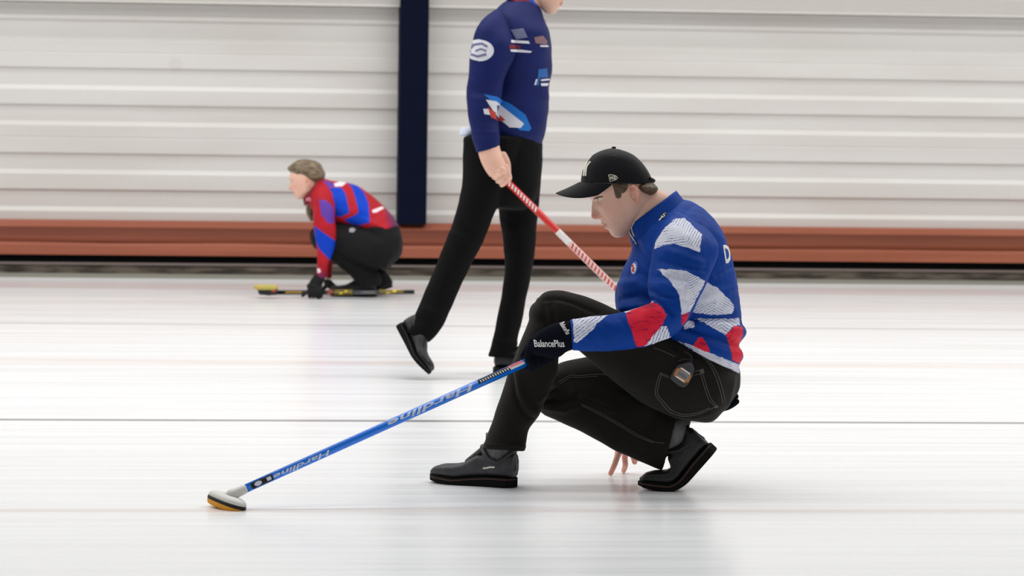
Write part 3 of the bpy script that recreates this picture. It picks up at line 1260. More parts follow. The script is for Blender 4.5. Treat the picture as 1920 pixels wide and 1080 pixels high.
# --- trousers
tr_me = union([loft(lth_st, 5, 32, .035, .02), loft(lsh_st, 5, 32, .012, 0), loft(rth_st, 5, 32, .02, .02), loft(rsh_st, 5, 32, .012, 0), loft(pel_st, 5, 32, .01, .015)], .0042, 5)
wrinkle(tr_me, .0024, 17)
folds(tr_me, [([(1018, 563), (1036, 560.5), (1054, 562), (1077, 569), (1102, 580), (1121, 588)], -.004, 4),
              ([(961, 701), (967, 742), (977, 766), (990, 780.5), (1000, 785)], -.007, 5),
              ([(968, 700), (976, 740), (988, 762), (1004, 774)], .006, 9),
              ([(1020, 575), (1022, 600), (1030, 620)], -.005, 7), ([(1034, 570), (1040, 600)], -.004, 6),
              ([(1040, 730), (1026, 742), (1012, 752)], .005, 5), ([(1045, 741), (1020, 757)], -.004, 5),
              ([(1080, 745), (1055, 752), (1025, 752)], -.007, 7), ([(1085, 762), (1060, 770), (1020, 764)], .006, 6),
              ([(1150, 770), (1110, 755), (1075, 740)], .005, 7), ([(905, 832), (940, 837), (968, 834), (986, 838)], .004, 3),
              ([(1270, 655), (1285, 672), (1300, 668)], -.008, 9), ([(1300, 680), (1255, 668), (1215, 655)], .003, 8),
              ([(1330, 775), (1300, 783), (1265, 778)], .004, 6), ([(1242, 884), (1250, 850), (1258, 815), (1266, 780)], .004, 4)], k=1.4)
trousers = link('trousers', tr_me, trouser_m, root)
tbv = bvh_of(trousers)


def ribbon(name, lines, wd, m, tgt, par, lift=.0012, thick=.0008, step=4):
    for l in lines:
        l2 = [tuple(p) for p in catmull(l, 6)]
        decal(name, poly_bm(stroke_polys(l2, wd)), IDENT, tgt, m, par, step, lift, thick)


pk = [(1238, 699), (1232, 716), (1229, 739), (1239, 753), (1251, 768), (1264, 776), (1284, 780), (1310, 776), (1334, 766), (1341, 761)]
pk2 = [(1241, 701), (1236, 717), (1233, 738), (1242, 750), (1254, 764), (1266, 772), (1284, 776.5), (1309, 773), (1331, 764)]
pr = [(1313, 700), (1319, 720), (1328, 747), (1340, 761)]
pr2 = [(1317, 699), (1323, 719), (1332, 745), (1343, 759)]
ribbon('pocket_stitching', [pk, pk2, pr, pr2, [(1238, 699), (1256, 706)], [(1239, 702), (1255, 709)], [(1302, 697), (1318, 692)], [(1301, 704), (1319, 699)]], 1.2, stitch_m, tbv, trousers)
ribbon('seam_stitching', [[(1309, 664), (1322, 673), (1337, 696), (1349, 729), (1355, 756)], [(1315, 664), (1329, 676), (1344, 700), (1354, 728), (1359, 752)],
                          [(1226, 652.6), (1244, 659), (1266, 669)], [(1271, 677), (1284, 674), (1298, 673.5)]], 1.1, stitch_m, tbv, trousers)
ribbon('leg_seam', [[(1089, 757), (1122, 772), (1156, 791), (1193, 813), (1226, 828), (1246, 831)], [(1091, 760.5), (1122, 776), (1156, 795), (1192, 816.5), (1226, 831)],
                    [(1047, 717), (1069, 704), (1083, 704.5), (1120, 702), (1138, 703)], [(1050, 720), (1069, 708), (1084, 708), (1120, 705.5)]], 1.1, stitch_m, tbv, trousers)
for q_ in ([(1311, 694), (1318, 691), (1321, 699), (1314, 702)], [(1339, 760), (1346, 760), (1346.5, 764), (1340, 765)]):
    decal('bartack', poly_bm([q_]), IDENT, tbv, stitch_m, trousers, 3)

# --- jacket: trunk, near sleeve, far sleeve, collar
jk = union([loft(torso_st, 6, 40, .02, 0)], .004, 5)
folds(jk, [([(1385, 648), (1350, 634), (1310, 622), (1285, 612)], -.008, 6), ([(1392, 604), (1350, 596), (1300, 600)], -.010, 5), ([(1395, 622), (1350, 612), (1310, 608)], .006, 8),
           ([(1165, 560), (1195, 555), (1215, 560)], -.008, 7), ([(1160, 535), (1190, 530), (1212, 540)], .006, 8), ([(1162, 578), (1190, 574), (1214, 572)], .006, 6),
           ([(1165, 520), (1195, 512), (1215, 520)], -.005, 7), ([(1390, 655), (1360, 650), (1320, 645)], .005, 8), ([(1195, 455), (1205, 480), (1218, 500)], -.006, 6),
           ([(1275, 372), (1255, 398), (1242, 412)], -.004, 4), ([(1380, 540), (1350, 548), (1325, 560)], .004, 8), ([(1383, 570), (1350, 574)], -.004, 6),
           ([(1335, 415), (1352, 450), (1360, 490)], .003, 8), ([(1300, 385), (1285, 400), (1270, 410)], -.003, 6), ([(1370, 500), (1345, 515)], -.003, 6)], k=1.5)
wrinkle(jk, .0032, 13, (1, 1, 1.7))
wrinkle(jk, .0012, 34, (.7, 1, 1.8))
co, no = get_np(jk)
x, y, d = proj_np(co)


def band_sdf(polys):
    o = np.full(len(x), 99.0)
    for p in polys:
        o = np.minimum(o, poly_sdf(x, y, p))
    return o


TW1 = [(1324, 528), (1345, 540), (1362, 556), (1377, 572), (1372, 588), (1345, 591), (1300, 586), (1296, 580), (1313, 550)]
TW2 = [(1296, 596), (1340, 598), (1386, 597), (1387, 609), (1374, 612), (1361, 628), (1340, 617), (1318, 604)]
TW3 = [(1281, 600), (1300, 601), (1303, 613), (1284, 617)]
TW4 = [(1268, 638), (1300, 649), (1345, 667), (1386, 684), (1389, 705), (1350, 688), (1316, 668)]
TR1 = [(1361, 628), (1378, 611), (1391, 612), (1394, 625), (1387, 648), (1393, 668), (1388, 682), (1374, 676), (1367, 645)]
TR2 = [(1299, 648), (1310, 634), (1317, 632), (1322, 640), (1333, 662), (1318, 657)]
TR3 = [(1322, 523), (1326, 524), (1327, 530), (1316, 541)]
near = no @ np.array(FWD) < 0.35
set_attr(jk, 'white', np.where(near, band_sdf([TW1, TW2, TW3, TW4]), np.where(y > 590, band_sdf([TW2, TW4]), 99)))
set_attr(jk, 'red', np.where(near, band_sdf([TR1, TR2, TR3]), band_sdf([TR1])))
st = np.where(y < 594, y - .55 * np.abs(x - 1335), np.where(y < 632, (y - .6 * np.abs(x - 1352)) * .8, (y - .45 * x) * 1.3))
set_attr(jk, 'stripe', st)
jacket = link('jacket', jk, jacket_m, root)

sl = union([loft(arm_st, 6, 36, .02, 0)], .0035, 4)
folds(sl, [([(1218, 545), (1240, 552), (1268, 556)], -.006, 5), ([(1222, 530), (1250, 535), (1275, 545)], .005, 7), ([(1224, 562), (1245, 572), (1262, 590)], -.007, 5),
           ([(1225, 520), (1255, 520), (1285, 525)], -.003, 6), ([(1222, 575), (1240, 590), (1250, 612)], .006, 7), ([(1150, 590), (1165, 600), (1175, 615)], -.003, 6),
           ([(1130, 598), (1145, 610)], .003, 7), ([(1250, 470), (1280, 480), (1315, 495)], .004, 9), ([(1240, 490), (1280, 498), (1320, 505)], -.004, 6), ([(1290, 445), (1300, 470)], .003, 9),
           ([(1090, 600), (1102, 612), (1108, 630)], -.002, 5), ([(1112, 600), (1122, 615)], .002, 6), ([(1196, 580), (1214, 600), (1222, 622)], -.003, 6), ([(1228, 540), (1256, 548), (1284, 566)], .004, 6)], k=1.5)
wrinkle(sl, .0026, 15, (1.3, 1, 1))
wrinkle(sl, .0012, 36, (1.6, 1, .8))
co, no = get_np(sl)
x, y, d = proj_np(co)
SW1 = [(1226, 467), (1232, 448), (1246, 428), (1266, 410), (1284, 409), (1300, 424), (1316, 441), (1312, 473), (1290, 465), (1262, 457), (1240, 461)]
SW2 = [(1231, 504), (1255, 505), (1286, 508), (1306, 518), (1322, 527), (1310, 552), (1294, 585), (1278, 590), (1276, 566), (1269, 545), (1256, 526)]
SW3 = [(1171, 583), (1198, 572), (1224, 564), (1227, 569), (1200, 579), (1172, 588)]
SW4 = [(1206, 650), (1224, 628), (1234, 612), (1249, 612), (1258, 634), (1232, 643)]
SW5 = [(1074, 597), (1090, 592), (1118, 593), (1142, 588), (1121, 606), (1104, 626), (1082, 643), (1076, 641)]
SR1 = [(1172, 586), (1198, 577), (1224, 566), (1240, 574), (1250, 590), (1244, 606), (1226, 628), (1212, 647), (1194, 652), (1183, 618)]
SR2 = [(1277, 591), (1294, 585), (1288, 600), (1279, 612)]
set_attr(sl, 'white', band_sdf([SW1, SW2, SW3, SW4, SW5]))
set_attr(sl, 'red', band_sdf([SR1, SR2]))
t1 = np.maximum(y + .14 * x - 641, (x - 1296) * .9 - (y - 440) * .42 + 1)
t1 = np.maximum((y - 455) + .16 * (x - 1260), ((x - 1293) * .9 + (440 - y) * -.45) )
t2 = np.where(x < 1293, y - 1.15 * (x - 1293), y + .62 * (x - 1293))
t4 = x * .85 + y * .3
t5 = (x * .6 + y * .75)
set_attr(sl, 'stripe', np.where(y < 490, t1, np.where(x > 1228, np.where(y < 600, t2, t4), np.where(x > 1160, t4, t5))))
sleeve = link('sleeve', sl, jacket_m, jacket)

sl2 = union([loft(farm_st, 5, 28, .02, 0)], .006, 4)
for an in ('white', 'red'):
    set_attr(sl2, an, np.full(len(sl2.vertices), 99.0))
set_attr(sl2, 'stripe', np.zeros(len(sl2.vertices)))
link('sleeve', sl2, jacket_m, jacket)

# stand-up collar
rings = []
for k_, (A, B, dd, t) in enumerate([((1184, 456), (1288, 384), 9.99, .098), ((1181, 441), (1277, 371), 9.985, .082), ((1179, 425), (1267, 358), 9.985, .068)]):
    a, b = P(*A, dd), P(*B, dd)
    c, h = (a + b) / 2, (b - a) / 2
    n = 48
    rings.append([c + h * math.cos(2 * math.pi * k / n) + FWD * (t * math.sin(2 * math.pi * k / n)) for k in range(n)])
v, f = rings_to_mesh(rings, False)
cm = apply_mods(clean_mesh(v, f), [('SUBSURF', dict(levels=2)), ('SOLIDIFY', dict(thickness=.005, offset=0))])
for an in ('white', 'red'):
    set_attr(cm, an, np.full(len(cm.vertices), 99.0))
set_attr(cm, 'stripe', np.zeros(len(cm.vertices)))
collar = link('collar', cm, jacket_m, jacket)
cbv = bvh_of(collar)
jbv = bvh_of(jacket)
sbv = bvh_of(sleeve)


def merged_bvh(objs):
    V, F = [], []
    for o in objs:
        off = OFF.get(o.name_full, Vector())
        b = len(V)
        V += [tuple(Vector(v.co) + off) for v in o.data.vertices]
        F += [tuple(i + b for i in p.vertices) for p in o.data.polygons]
    return BVHTree.FromPolygons(V, F)


allj = merged_bvh([jacket, sleeve, collar])
black_m = mat('black_print', (14, 14, 16), rough=.6)
red_m = mat('red_print', (206, 40, 44), rough=.6)
ribbon('zip', [[(1180.5, 430), (1182, 438), (1188, 448), (1194, 458)], [(1184.5, 424), (1186, 434), (1190, 443)]], 1.6, mat('zip_tape', (205, 206, 212), rough=.5), allj, jacket, .002)
ribbon('zip_placket', [[(1182.5, 428), (1184.5, 438), (1190, 450), (1193, 462)]], 2.4, black_m, allj, jacket, .0015)
decal('chest_badge', poly_bm([[(1189.5 + 6.5 * math.cos(a) + (2.2 * math.sin(a) if math.sin(a) < 0 else 0) * -.5, 503 + 13 * math.sin(a) - 2 * math.cos(a)) for a in [2 * math.pi * k / 28 for k in range(28)]]]), IDENT, allj, mat('badge_blue', (70, 96, 190), rough=.6), jacket, 3)
decal('badge_field', poly_bm([[(1189 + 4.6 * math.cos(a), 503.5 + 9.5 * math.sin(a) - 1.5 * math.cos(a)) for a in [2 * math.pi * k / 24 for k in range(24)]]]), IDENT, allj, white_m, jacket, 3, .0022)
decal('badge_crest', poly_bm(stroke_polys([(1189, 497), (1186.5, 500), (1189.5, 503), (1187, 507), (1190, 509)], 3.0)), IDENT, allj, red_m, jacket, 3, .0032)
decal('shoulder_logo', poly_bm([[(1236.5, 409), (1240, 402), (1248.5, 397), (1250.5, 402), (1245, 408), (1238, 414)]]), IDENT, allj, black_m, jacket, 3)
decal('shoulder_logo_letters', poly_bm(stroke_polys([(1236.5, 414), (1242, 407)], 2.0) + stroke_polys([(1240, 405), (1245.5, 408)], 1.5) + stroke_polys([(1243.5, 401.5), (1247, 406)], 1.4)
      + stroke_polys([(1243, 402.5), (1248.5, 399.5)], 1.4)), IDENT, allj, white_m, jacket, 3, .0024)
decal('back_letter', text_bm('D', bold=.03), affine((1360.5, 494), (11, -2.5), (-5.5, -34)), allj, white_m, jacket, 3)

# --- cap
capst = [(1089.5, 343, 1221, 347, 9.98, .083), (1089.5, 334, 1223, 341, 9.98, .0845), (1093, 318, 1219, 328, 9.98, .084), (1100, 303, 1210, 313, 9.98, .079), (1111, 291, 1199, 300, 9.98, .069),
         (1125, 283.5, 1185, 289, 9.98, .05), (1138, 279.5, 1168, 282, 9.98, .028), (1147, 278, 1157, 279, 9.98, .010)]
cm = union([loft(capst, 6, 48, e=.85)], .002, 4)
co, no = get_np(cm)
x, y, d = proj_np(co)
# panel seams run from the button to the rim
top = P(1151, 277.5, 9.98)
cap_c = P(1156, 345, 9.98)
q = co - np.array(cap_c)
ang = np.arctan2(-(q @ np.array(FWD)), q @ np.array(CX))
seam = np.zeros(len(co))
for k in range(6):
    a0 = rad(30 + 60 * k)
    dA = np.abs((ang - a0 + math.pi) % (2 * math.pi) - math.pi) * np.hypot(q @ np.array(FWD), q @ np.array(CX))
    seam += np.exp(-(dA / .0022) ** 2)
set_np(cm, co - no * (seam * .0011)[:, None] + no * (np.exp(-((y - 341 - (x - 1090) * .02) / 1.6) ** 2) * .0006)[:, None])
cap = link('cap', cm, cap_m, root)
v, f = ball(P(1151, 277, 9.98), .0075, .0075, .004)
link('button', clean_mesh(v, f), cap_m, cap)
rows = []
NA, NR = 40, 12
for i in range(NR + 1):
    r = i / NR
    row = []
    for k in range(NA + 1):
        a = rad(-86) + rad(172) * k / NA
        # base on the crown ellipse; r pushes the peak forward in a rounded plan
        bx = 1155 - 66.5 * math.cos(a)
        dz = -.0835 * math.sin(a)
        reach = (.35 + .65 * math.cos(a) ** .55) if math.cos(a) > 0 else .35
        sd_ = math.sin(a) ** 2
        px = bx - 47 * reach * r - 6 * sd_ * r
        py = 341.5 + 2.5 * sd_ + r * (21.5 + 10.5 * sd_) * reach + 6.5 * sd_ * r + 0.8 * math.sin(math.pi * r)
        row.append(P(px, py, 9.98 + dz * (1 - .04 * r)))
    rows.append(row)
v = [p for row in rows for p in row]
f = [(i * (NA + 1) + k, i * (NA + 1) + k + 1, (i + 1) * (NA + 1) + k + 1, (i + 1) * (NA + 1) + k) for i in range(NR) for k in range(NA)]
vm = apply_mods(clean_mesh(v, f), [('SOLIDIFY', dict(thickness=.0045, offset=0)), ('SUBSURF', dict(levels=1))])
link('visor', vm, cap_m, cap)
capbv = bvh_of(cap)
# emblem strokes on the front panel, maker's flag on the side
ribbon('front_emblem', [[(1109, 293), (1104, 299), (1100, 306), (1097, 315), (1094.5, 330)], [(1107.5, 303), (1102, 310), (1099.5, 318), (1098.5, 330)], [(1100, 300), (1097, 309), (1094, 318)]], 2.6, cream_m, capbv, cap, .0018, .0012, 2)
fl = stroke_polys([(1141.2, 328), (1144, 340.2), (1155, 336.5), (1158.6, 333.5), (1154, 329.4), (1147, 327.6), (1141.2, 328)], 1.4)
fl += stroke_polys([(1144.6, 336.5), (1145.2, 330.5)], 1.5) + stroke_polys([(1145.2, 330.6), (1148.6, 336.4)], 1.5) + stroke_polys([(1148.6, 336.2), (1148.8, 330)], 1.5)
fl += stroke_polys([(1151.2, 330.5), (1151.2, 336)], 1.2) + stroke_polys([(1151.2, 330.8), (1155, 331.4)], 1.2) + stroke_polys([(1151.2, 333.3), (1155.4, 333.6)], 1.2) + stroke_polys([(1151.2, 335.6), (1154.6, 335)], 1.2)
decal('side_emblem', poly_bm(fl), IDENT, capbv, cream_m, cap, 2, .0015, .001)
decal('eyelet', poly_bm([[(1152 + 1.8 * math.cos(a), 292 + 1.4 * math.sin(a)) for a in [2 * math.pi * k / 14 for k in range(14)]]]), IDENT, capbv, black_m, cap, 2)
st_ = tube([P(1218, 335, 9.94), P(1224.5, 338, 9.96), P(1225.5, 339, 9.98), P(1224.5, 338, 10.0), P(1218, 335, 10.02)], [.006] * 5, 8, 4)
link('strap', clean_mesh(*st_), cap_m, cap)

# --- shoes and socks
sd = shoe_parts()
gl = ground(968, 914)
p_l = place(sd, gl, -HX * math.cos(rad(24)) + HY * math.sin(rad(24)))
shoeL = build_shoe(p_l, root, leather_m, sole_m, welt_m)
shbv = bvh_of(shoeL)
decal('shoe_logo', poly_bm(stroke_polys([(905.5, 878), (912, 877.5), (919, 876), (927.5, 876)], 3.0)), IDENT, shbv, cream_m, shoeL, 3)
link('sock', clean_mesh(*p_l['sock']), sock_m, root)
sdb = shoe_parts(bend=(.165, rad(49), .055), cr=.005)
g2 = ground(1262, 921) + HY * .055
toe = ground(1200, 921) + HY * .055
hx_ = (-HX * math.cos(rad(6)) + HY * math.sin(rad(6))).normalized()
p_r = place(sdb, toe - hx_ * .293, hx_)
shoeR = build_shoe(p_r, root, leather_dk, sole_m, welt_m, flap=False)
sockR = union([loft([(1240, 862, 1252, 786, 9.965, .05), (1262, 850, 1282, 781, 9.96, .048), (1280, 836, 1296, 787, 9.955, .036)], 4, 28)], .003, 2)
link('sock', sockR, sock_m, root)

# --- knitted glove on the hand that holds the broom
sh0 = B_HAND
dirx = B_AX
gp = loft([(1071, 601, 1073, 656, 9.71, .034), (1056, 603, 1062, 660, 9.71, .033), (1038, 607, 1050, 669, 9.712, .034), (1018, 616, 1036, 672, 9.715, .032), (1001, 630, 1020, 668, 9.72, .028), (993, 644, 1006, 666, 9.725, .022)], 5, 28, .004, .008)
fing = fist(sh0, B_AX, B_R, [P(999, 640, 9.722), P(1010, 646, 9.714), P(1024, 652, 9.71), P(1038, 657, 9.712)], [-.040, -.016, .008, .031], [.0118, .0122, .0118, .0108], rad(35), rad(-205))
thumb = tube([P(1020, 625, 9.735), P(1002, 640, 9.757), P(990, 655, 9.778), P(981, 668, 9.786)], [.014, .0135, .0125, .011], 14, 4)
gm = union([gp, thumb] + fing, .0022, 4)
glove = link('glove', gm, glove_m, root)
gbv = bvh_of(glove)
decal('glove_lettering', text_bm('BalancePlus', bold=.015), affine((1003, 650.5), (56, 0), (-2, -13)), gbv, white_m, glove, 3, .0016)
decal('cuff_lettering', text_bm('BalancePlus', bold=.01), affine((1049, 607), (13, 21), (9, -3.5)), gbv, white_m, glove, 3, .0016)


# ================================================================== blue broom in his hand
br = empty('curling_broom', ground(437, 955), 'blue curling broom reaching forward from the gloved hand to a white head on the ice', 'broom')
B_END = B_HAND + B_AX * ((P(1090, 0, 9.8) - P(1010, 0, 9.8)).length * 1.08)
B_SOC = P(440, 925.5, 9.372)
blue_m = mat('blue_lacquer', (0, 118, 232), rough=0.25, spec=0.4, metal=0.0, coat=0.5)
n_ = 40


def rod(a, b, r, nseg=40, nl=2):
    ax = (b - a).normalized()
    e1 = ax.orthogonal().normalized()
    e2 = ax.cross(e1)
    rings = [[a.lerp(b, i / (nl - 1)) + (e1 * math.cos(2 * math.pi * k / nseg) + e2 * math.sin(2 * math.pi * k / nseg)) * r for k in range(nseg)] for i in range(nl)]
    return rings_to_mesh(rings)


shaft = link('shaft', clean_mesh(*rod(B_SOC, B_END, B_R)), blue_m, br)
link('end_cap', clean_mesh(*rod(B_END, B_END + B_AX * .02, B_R * 1.04)), black_m, br)
sbv_ = bvh_of(shaft)
bd = (-.9125, .409)
bn = (.409, .9125)


def shaft_pt(x, off=0.0):
    t = (x - 437) / (1010 - 437)
    y = 927 + (669 - 927) * t
    return (x + bn[0] * off, y + bn[1] * off)


silver_m = mat('silver_print', (206, 214, 232), rough=.45)
for nm, x0, ln, off, hh in (('large_lettering', 888, 176, -5.0, 10.0), ('small_lettering', 618, 116, -2.0, 8.0)):
    decal(nm, text_bm('Hardline', shear=.25, bold=.02), affine(shaft_pt(x0, off), (bd[0] * ln, bd[1] * ln), (bn[0] * hh, bn[1] * hh)), sbv_, silver_m, shaft, 3, .0008, .0004)


def shaft_rect(x0, x1, o0, o1):
    a, b, c, d_ = shaft_pt(x0, o0), shaft_pt(x1, o0), shaft_pt(x1, o1), shaft_pt(x0, o1)
    return [a, b, c, d_]


decal('black_band', poly_bm([shaft_rect(898, 962, -7.0, 0.5)]), IDENT, sbv_, black_m, shaft, 3, .0006, .0003)
st_l = []
for k in range(13):
    xx = 902 + k * 4.6
    st_l += stroke_polys([shaft_pt(xx, -4.6), shaft_pt(xx + 1.4, -.6)], 2.2)
decal('band_print', poly_bm(st_l), IDENT, sbv_, white_m, shaft, 3, .0011, .0004)
decal('red_sticker', poly_bm([shaft_rect(955, 982, -6.6, -3.2)]), IDENT, sbv_, mat('pink_print', (226, 84, 104), rough=.5), shaft, 3, .0011, .0004)
decal('white_sticker', poly_bm([shaft_rect(958, 984, -3.0, 1.2)]), IDENT, sbv_, white_m, shaft, 3, .0011, .0004)
decal('black_label', poly_bm([shaft_rect(471, 511, -5.5, 6.0)]), IDENT, sbv_, black_m, shaft, 3, .0006, .0003)
decal('label_ring', poly_bm([[(shaft_pt(484)[0] + 7.5 * bd[0] * math.cos(a) + 4 * bn[0] * math.sin(a), shaft_pt(484, .5)[1] + 7.5 * bd[1] * math.cos(a) + 4 * bn[1] * math.sin(a)) for a in [2 * math.pi * k / 20 for k in range(20)]],
                             shaft_rect(500, 508, -2.5, 3.5)]), IDENT, sbv_, silver_m, shaft, 3, .0011, .0004)
# head: felt-coloured pad, black plate, white moulded shell with its socket
hl = P(455, 946, 9.32) - P(395, 921, 9.44)
hc = P(424, 946.5, 9.38)
lx = hl.normalized()
nz = (Vector((0, 0, 1)) + CX * .30)
nz = (nz - lx * nz.dot(lx)).normalized()
ly = nz.cross(lx)


def pad(z_s, ns=44, half=.076, wid=.036, ex=.8):
    rings = []
    for z, s in z_s:
        rings.append([hc + lx * (half * s * sgnpow(math.cos(2 * math.pi * k / ns), ex)) + ly * (wid * s * sgnpow(math.sin(2 * math.pi * k / ns), ex)) + nz * z for k in range(ns)])
    return rings_to_mesh(rings)


link('pad', clean_mesh(*pad([(-.012, .86), (-.010, .94), (-.002, 1.0), (.003, 1.0)])), mat('orange_pad', (226, 160, 48), rough=.85, bump=.4, bscale=500), br)
link('plate', clean_mesh(*pad([(.003, 1.01), (.008, 1.02), (.013, 1.0)])), black_m, br)
shell_m = mat('white_shell', (214, 212, 206), rough=.4, spec=.4)
link('head_shell', clean_mesh(*pad([(.013, 1.0), (.018, 1.0), (.024, .93), (.029, .78), (.031, .5), (.032, .1)])), shell_m, br)
link('socket', clean_mesh(*tube([hc + nz * .022, hc.lerp(B_SOC, .6) + nz * .012, B_SOC - B_AX * .004, B_SOC + B_AX * .03], [.017, .0165, .0155, .0145], 24, 5)), shell_m, br)

# ================================================================== stopwatch on the hip, black glove in the back pocket
hit, no_, _, _ = tbv.ray_cast(CAM, ray(1279, 703))
dsw = depth(hit) - .004
swr = empty('stopwatch', P(1279, 703, dsw), 'grey and orange digital stopwatch hanging at the back pocket of the crouching man', 'stopwatch')
oct_ = [(1289.6, 679), (1298.5, 681.5), (1302, 692), (1298.5, 706.7), (1290, 721), (1282, 726.7), (1274, 724), (1263, 716), (1256.5, 709.6), (1258.5, 702.7), (1263, 694), (1272, 684.5)]
cx_, cy_ = 1279.5, 703.5
hitn = Vector(no_) if Vector(no_).dot(FWD) < 0 else -Vector(no_)
den = hitn.dot(FWD)


def swp(px, py, s, h):
    x_, y_ = cx_ + (px - cx_) * s, cy_ + (py - cy_) * s
    r_ = ray(x_, y_)
    o_ = hit + hitn * h
    return CAM + r_ * ((o_ - CAM).dot(hitn) / r_.dot(hitn))


v, f = rings_to_mesh([[swp(x_, y_, s, h) for x_, y_ in oct_] for s, h in ((.96, -.001), (1, .001), (1, .008), (.9, .0125), (.4, .013))])
case = apply_mods(clean_mesh(v, f), [('BEVEL', dict(width=.0012, segments=2, limit_method='ANGLE'))])
sw_m = mat('grey_plastic', (64, 64, 66), rough=.5, var=.1)
cs = link('case', case, sw_m, swr, smooth=False)
csb = bvh_of(cs)
decal('bezel', poly_bm([[(1270, 690.5), (1278, 690.5), (1296.5, 704), (1291, 716), (1283, 718.5), (1263.5, 704.5), (1265, 698)]]), IDENT, csb, mat('orange_print', (196, 128, 62), rough=.5), swr, 5, .0006, .0005)
decal('display', poly_bm([[(1270, 698), (1275.5, 693), (1293.5, 703.7), (1287, 713), (1269, 703)]]), IDENT, csb, mat('lcd', (138, 144, 148), rough=.25), swr, 5, .0014, .0006)
dg = []
for k in range(5):
    a = (1275 + k * 2.9, 697.5 + k * 1.9)
    dg += stroke_polys([a, (a[0] - 2.6, a[1] + 5)], 1.3)
decal('digits', poly_bm(dg), IDENT, csb, mat('lcd_ink', (74, 78, 84), rough=.4), swr, 5, .0018, .0004)
decal('white_label', poly_bm([[(1275, 689.8), (1279, 689.5), (1294.5, 700), (1293, 703)], [(1266, 706), (1269, 704.8), (1284, 714), (1282, 716.5)]]), IDENT, csb, white_m, swr, 5, .0016, .0005)
v, f = tube([swp(1294, 681, 1, .004), swp(1297, 672, 1, .006), swp(1292, 664, 1, .004), swp(1284, 660, 1, .002)], [.003] * 4, 8, 4)
link('cord', clean_mesh(v, f), black_m, swr)
v, f = ball(swp(1294, 679, 1, .004), .0055)
link('button', clean_mesh(v, f), black_m, swr)

gr = empty('glove', P(1366, 758, 9.97), 'spare black glove sticking out of the back pocket of the crouching man', 'glove')
gl_p = [tube([P(1345, 764, 9.96), P(1358, 763, 9.95), P(1370, 759, 9.95), P(1381, 753, 9.95)], [.014, .0135, .012, .0095], 14, 4),
        tube([P(1352, 758, 9.96), P(1364, 754, 9.965), P(1374, 748, 9.965), P(1379, 743.5, 9.965)], [.012, .012, .0115, .0105], 14, 4),
        tube([P(1350, 762, 9.98), P(1364, 758, 9.99), P(1376, 751, 9.99)], [.012, .012, .011], 14, 4)]
link('knit', union(gl_p, .0025, 3), glove_m, gr)


# ================================================================== man walking behind, navy jacket, with the red broom
gs = ground(925, 706)
DS = depth(gs)
man2 = empty('person', ground(880, 706), 'standing man in dark blue jacket and black jeans walking with a red broom', 'person')
NEAR, FAR = DS - .11, DS + .11
s_torso = [(968, -8, 1008, 4, DS, .07), (940, 8, 1022, 40, DS, .14), (918, 30, 1031, 66, DS, .195), (905, 60, 1034, 92, DS, .21), (900, 105, 1034, 122, DS, .205), (898, 150, 1031, 158, DS, .19), (896, 195, 1029, 200, DS, .18),
           (890, 232, 1024, 240, DS, .18), (880, 252, 1016, 273, DS, .182)]
s_arm = [(935, 14, 962, 70, NEAR - .06, .06), (902, 38, 968, 92, NEAR - .10, .075), (884, 80, 962, 112, NEAR - .12, .078), (878, 130, 950, 140, NEAR - .13, .074), (875, 175, 940, 178, NEAR - .135, .068), (877, 210, 934, 212, NEAR - .14, .064),
         (884, 250, 936, 246, NEAR - .15, .056), (893, 287, 938, 277, NEAR - .155, .046)]
s_farm = [(985, 40, 1020, 60, FAR + .08, .07), (990, 90, 1030, 95, FAR + .12, .07), (990, 150, 1029, 150, FAR + .12, .065), (985, 200, 1026, 200, FAR + .10, .055), (980, 240, 1018, 242, FAR + .06, .05)]
s_l1 = [(869, 258, 985, 262, NEAR, .125), (868, 300, 970, 308, NEAR, .12), (866, 345, 944, 362, NEAR, .108), (854, 400, 922, 412, NEAR, .095), (838, 445, 903, 458, NEAR, .086), (820, 490, 882, 500, NEAR, .08), (801, 535, 860, 545, NEAR, .074),
        (785, 575, 842, 588, NEAR, .07), (770, 603, 826, 618, NEAR, .068), (756, 620, 804, 643, NEAR, .062)]
s_l2 = [(900, 262, 1017, 268, FAR, .125), (912, 310, 1016, 312, FAR, .12), (930, 360, 1013, 362, FAR, .108), (936, 405, 1009, 405, FAR, .095), (943, 455, 1004, 455, FAR, .086), (946, 505, 998, 505, FAR, .08), (940, 555, 988, 556, FAR, .074),
        (930, 605, 977, 606, FAR, .07), (922, 640, 970, 642, FAR, .068), (915, 668, 966, 672, FAR, .068)]
s_pel = [(874, 252, 1017, 262, DS, .185), (868, 300, 1017, 310, DS, .18), (884, 350, 1010, 365, DS, .16), (905, 385, 985, 392, DS, .11)]
th = rad(20)
hd2 = Head(P(1011, -30, DS), CX * math.cos(th) - CY * math.sin(th), CX * math.sin(th) + CY * math.cos(th), -FWD)
neck2 = [(978, -40, 1022, -22, DS, .055), (974, -15, 1014, 8, DS, .058), (968, 5, 1010, 28, DS, .066)]
head2 = union([hd2.shell(110, 120), loft(neck2, 5, 30, .01, .02)], .0028, 3)
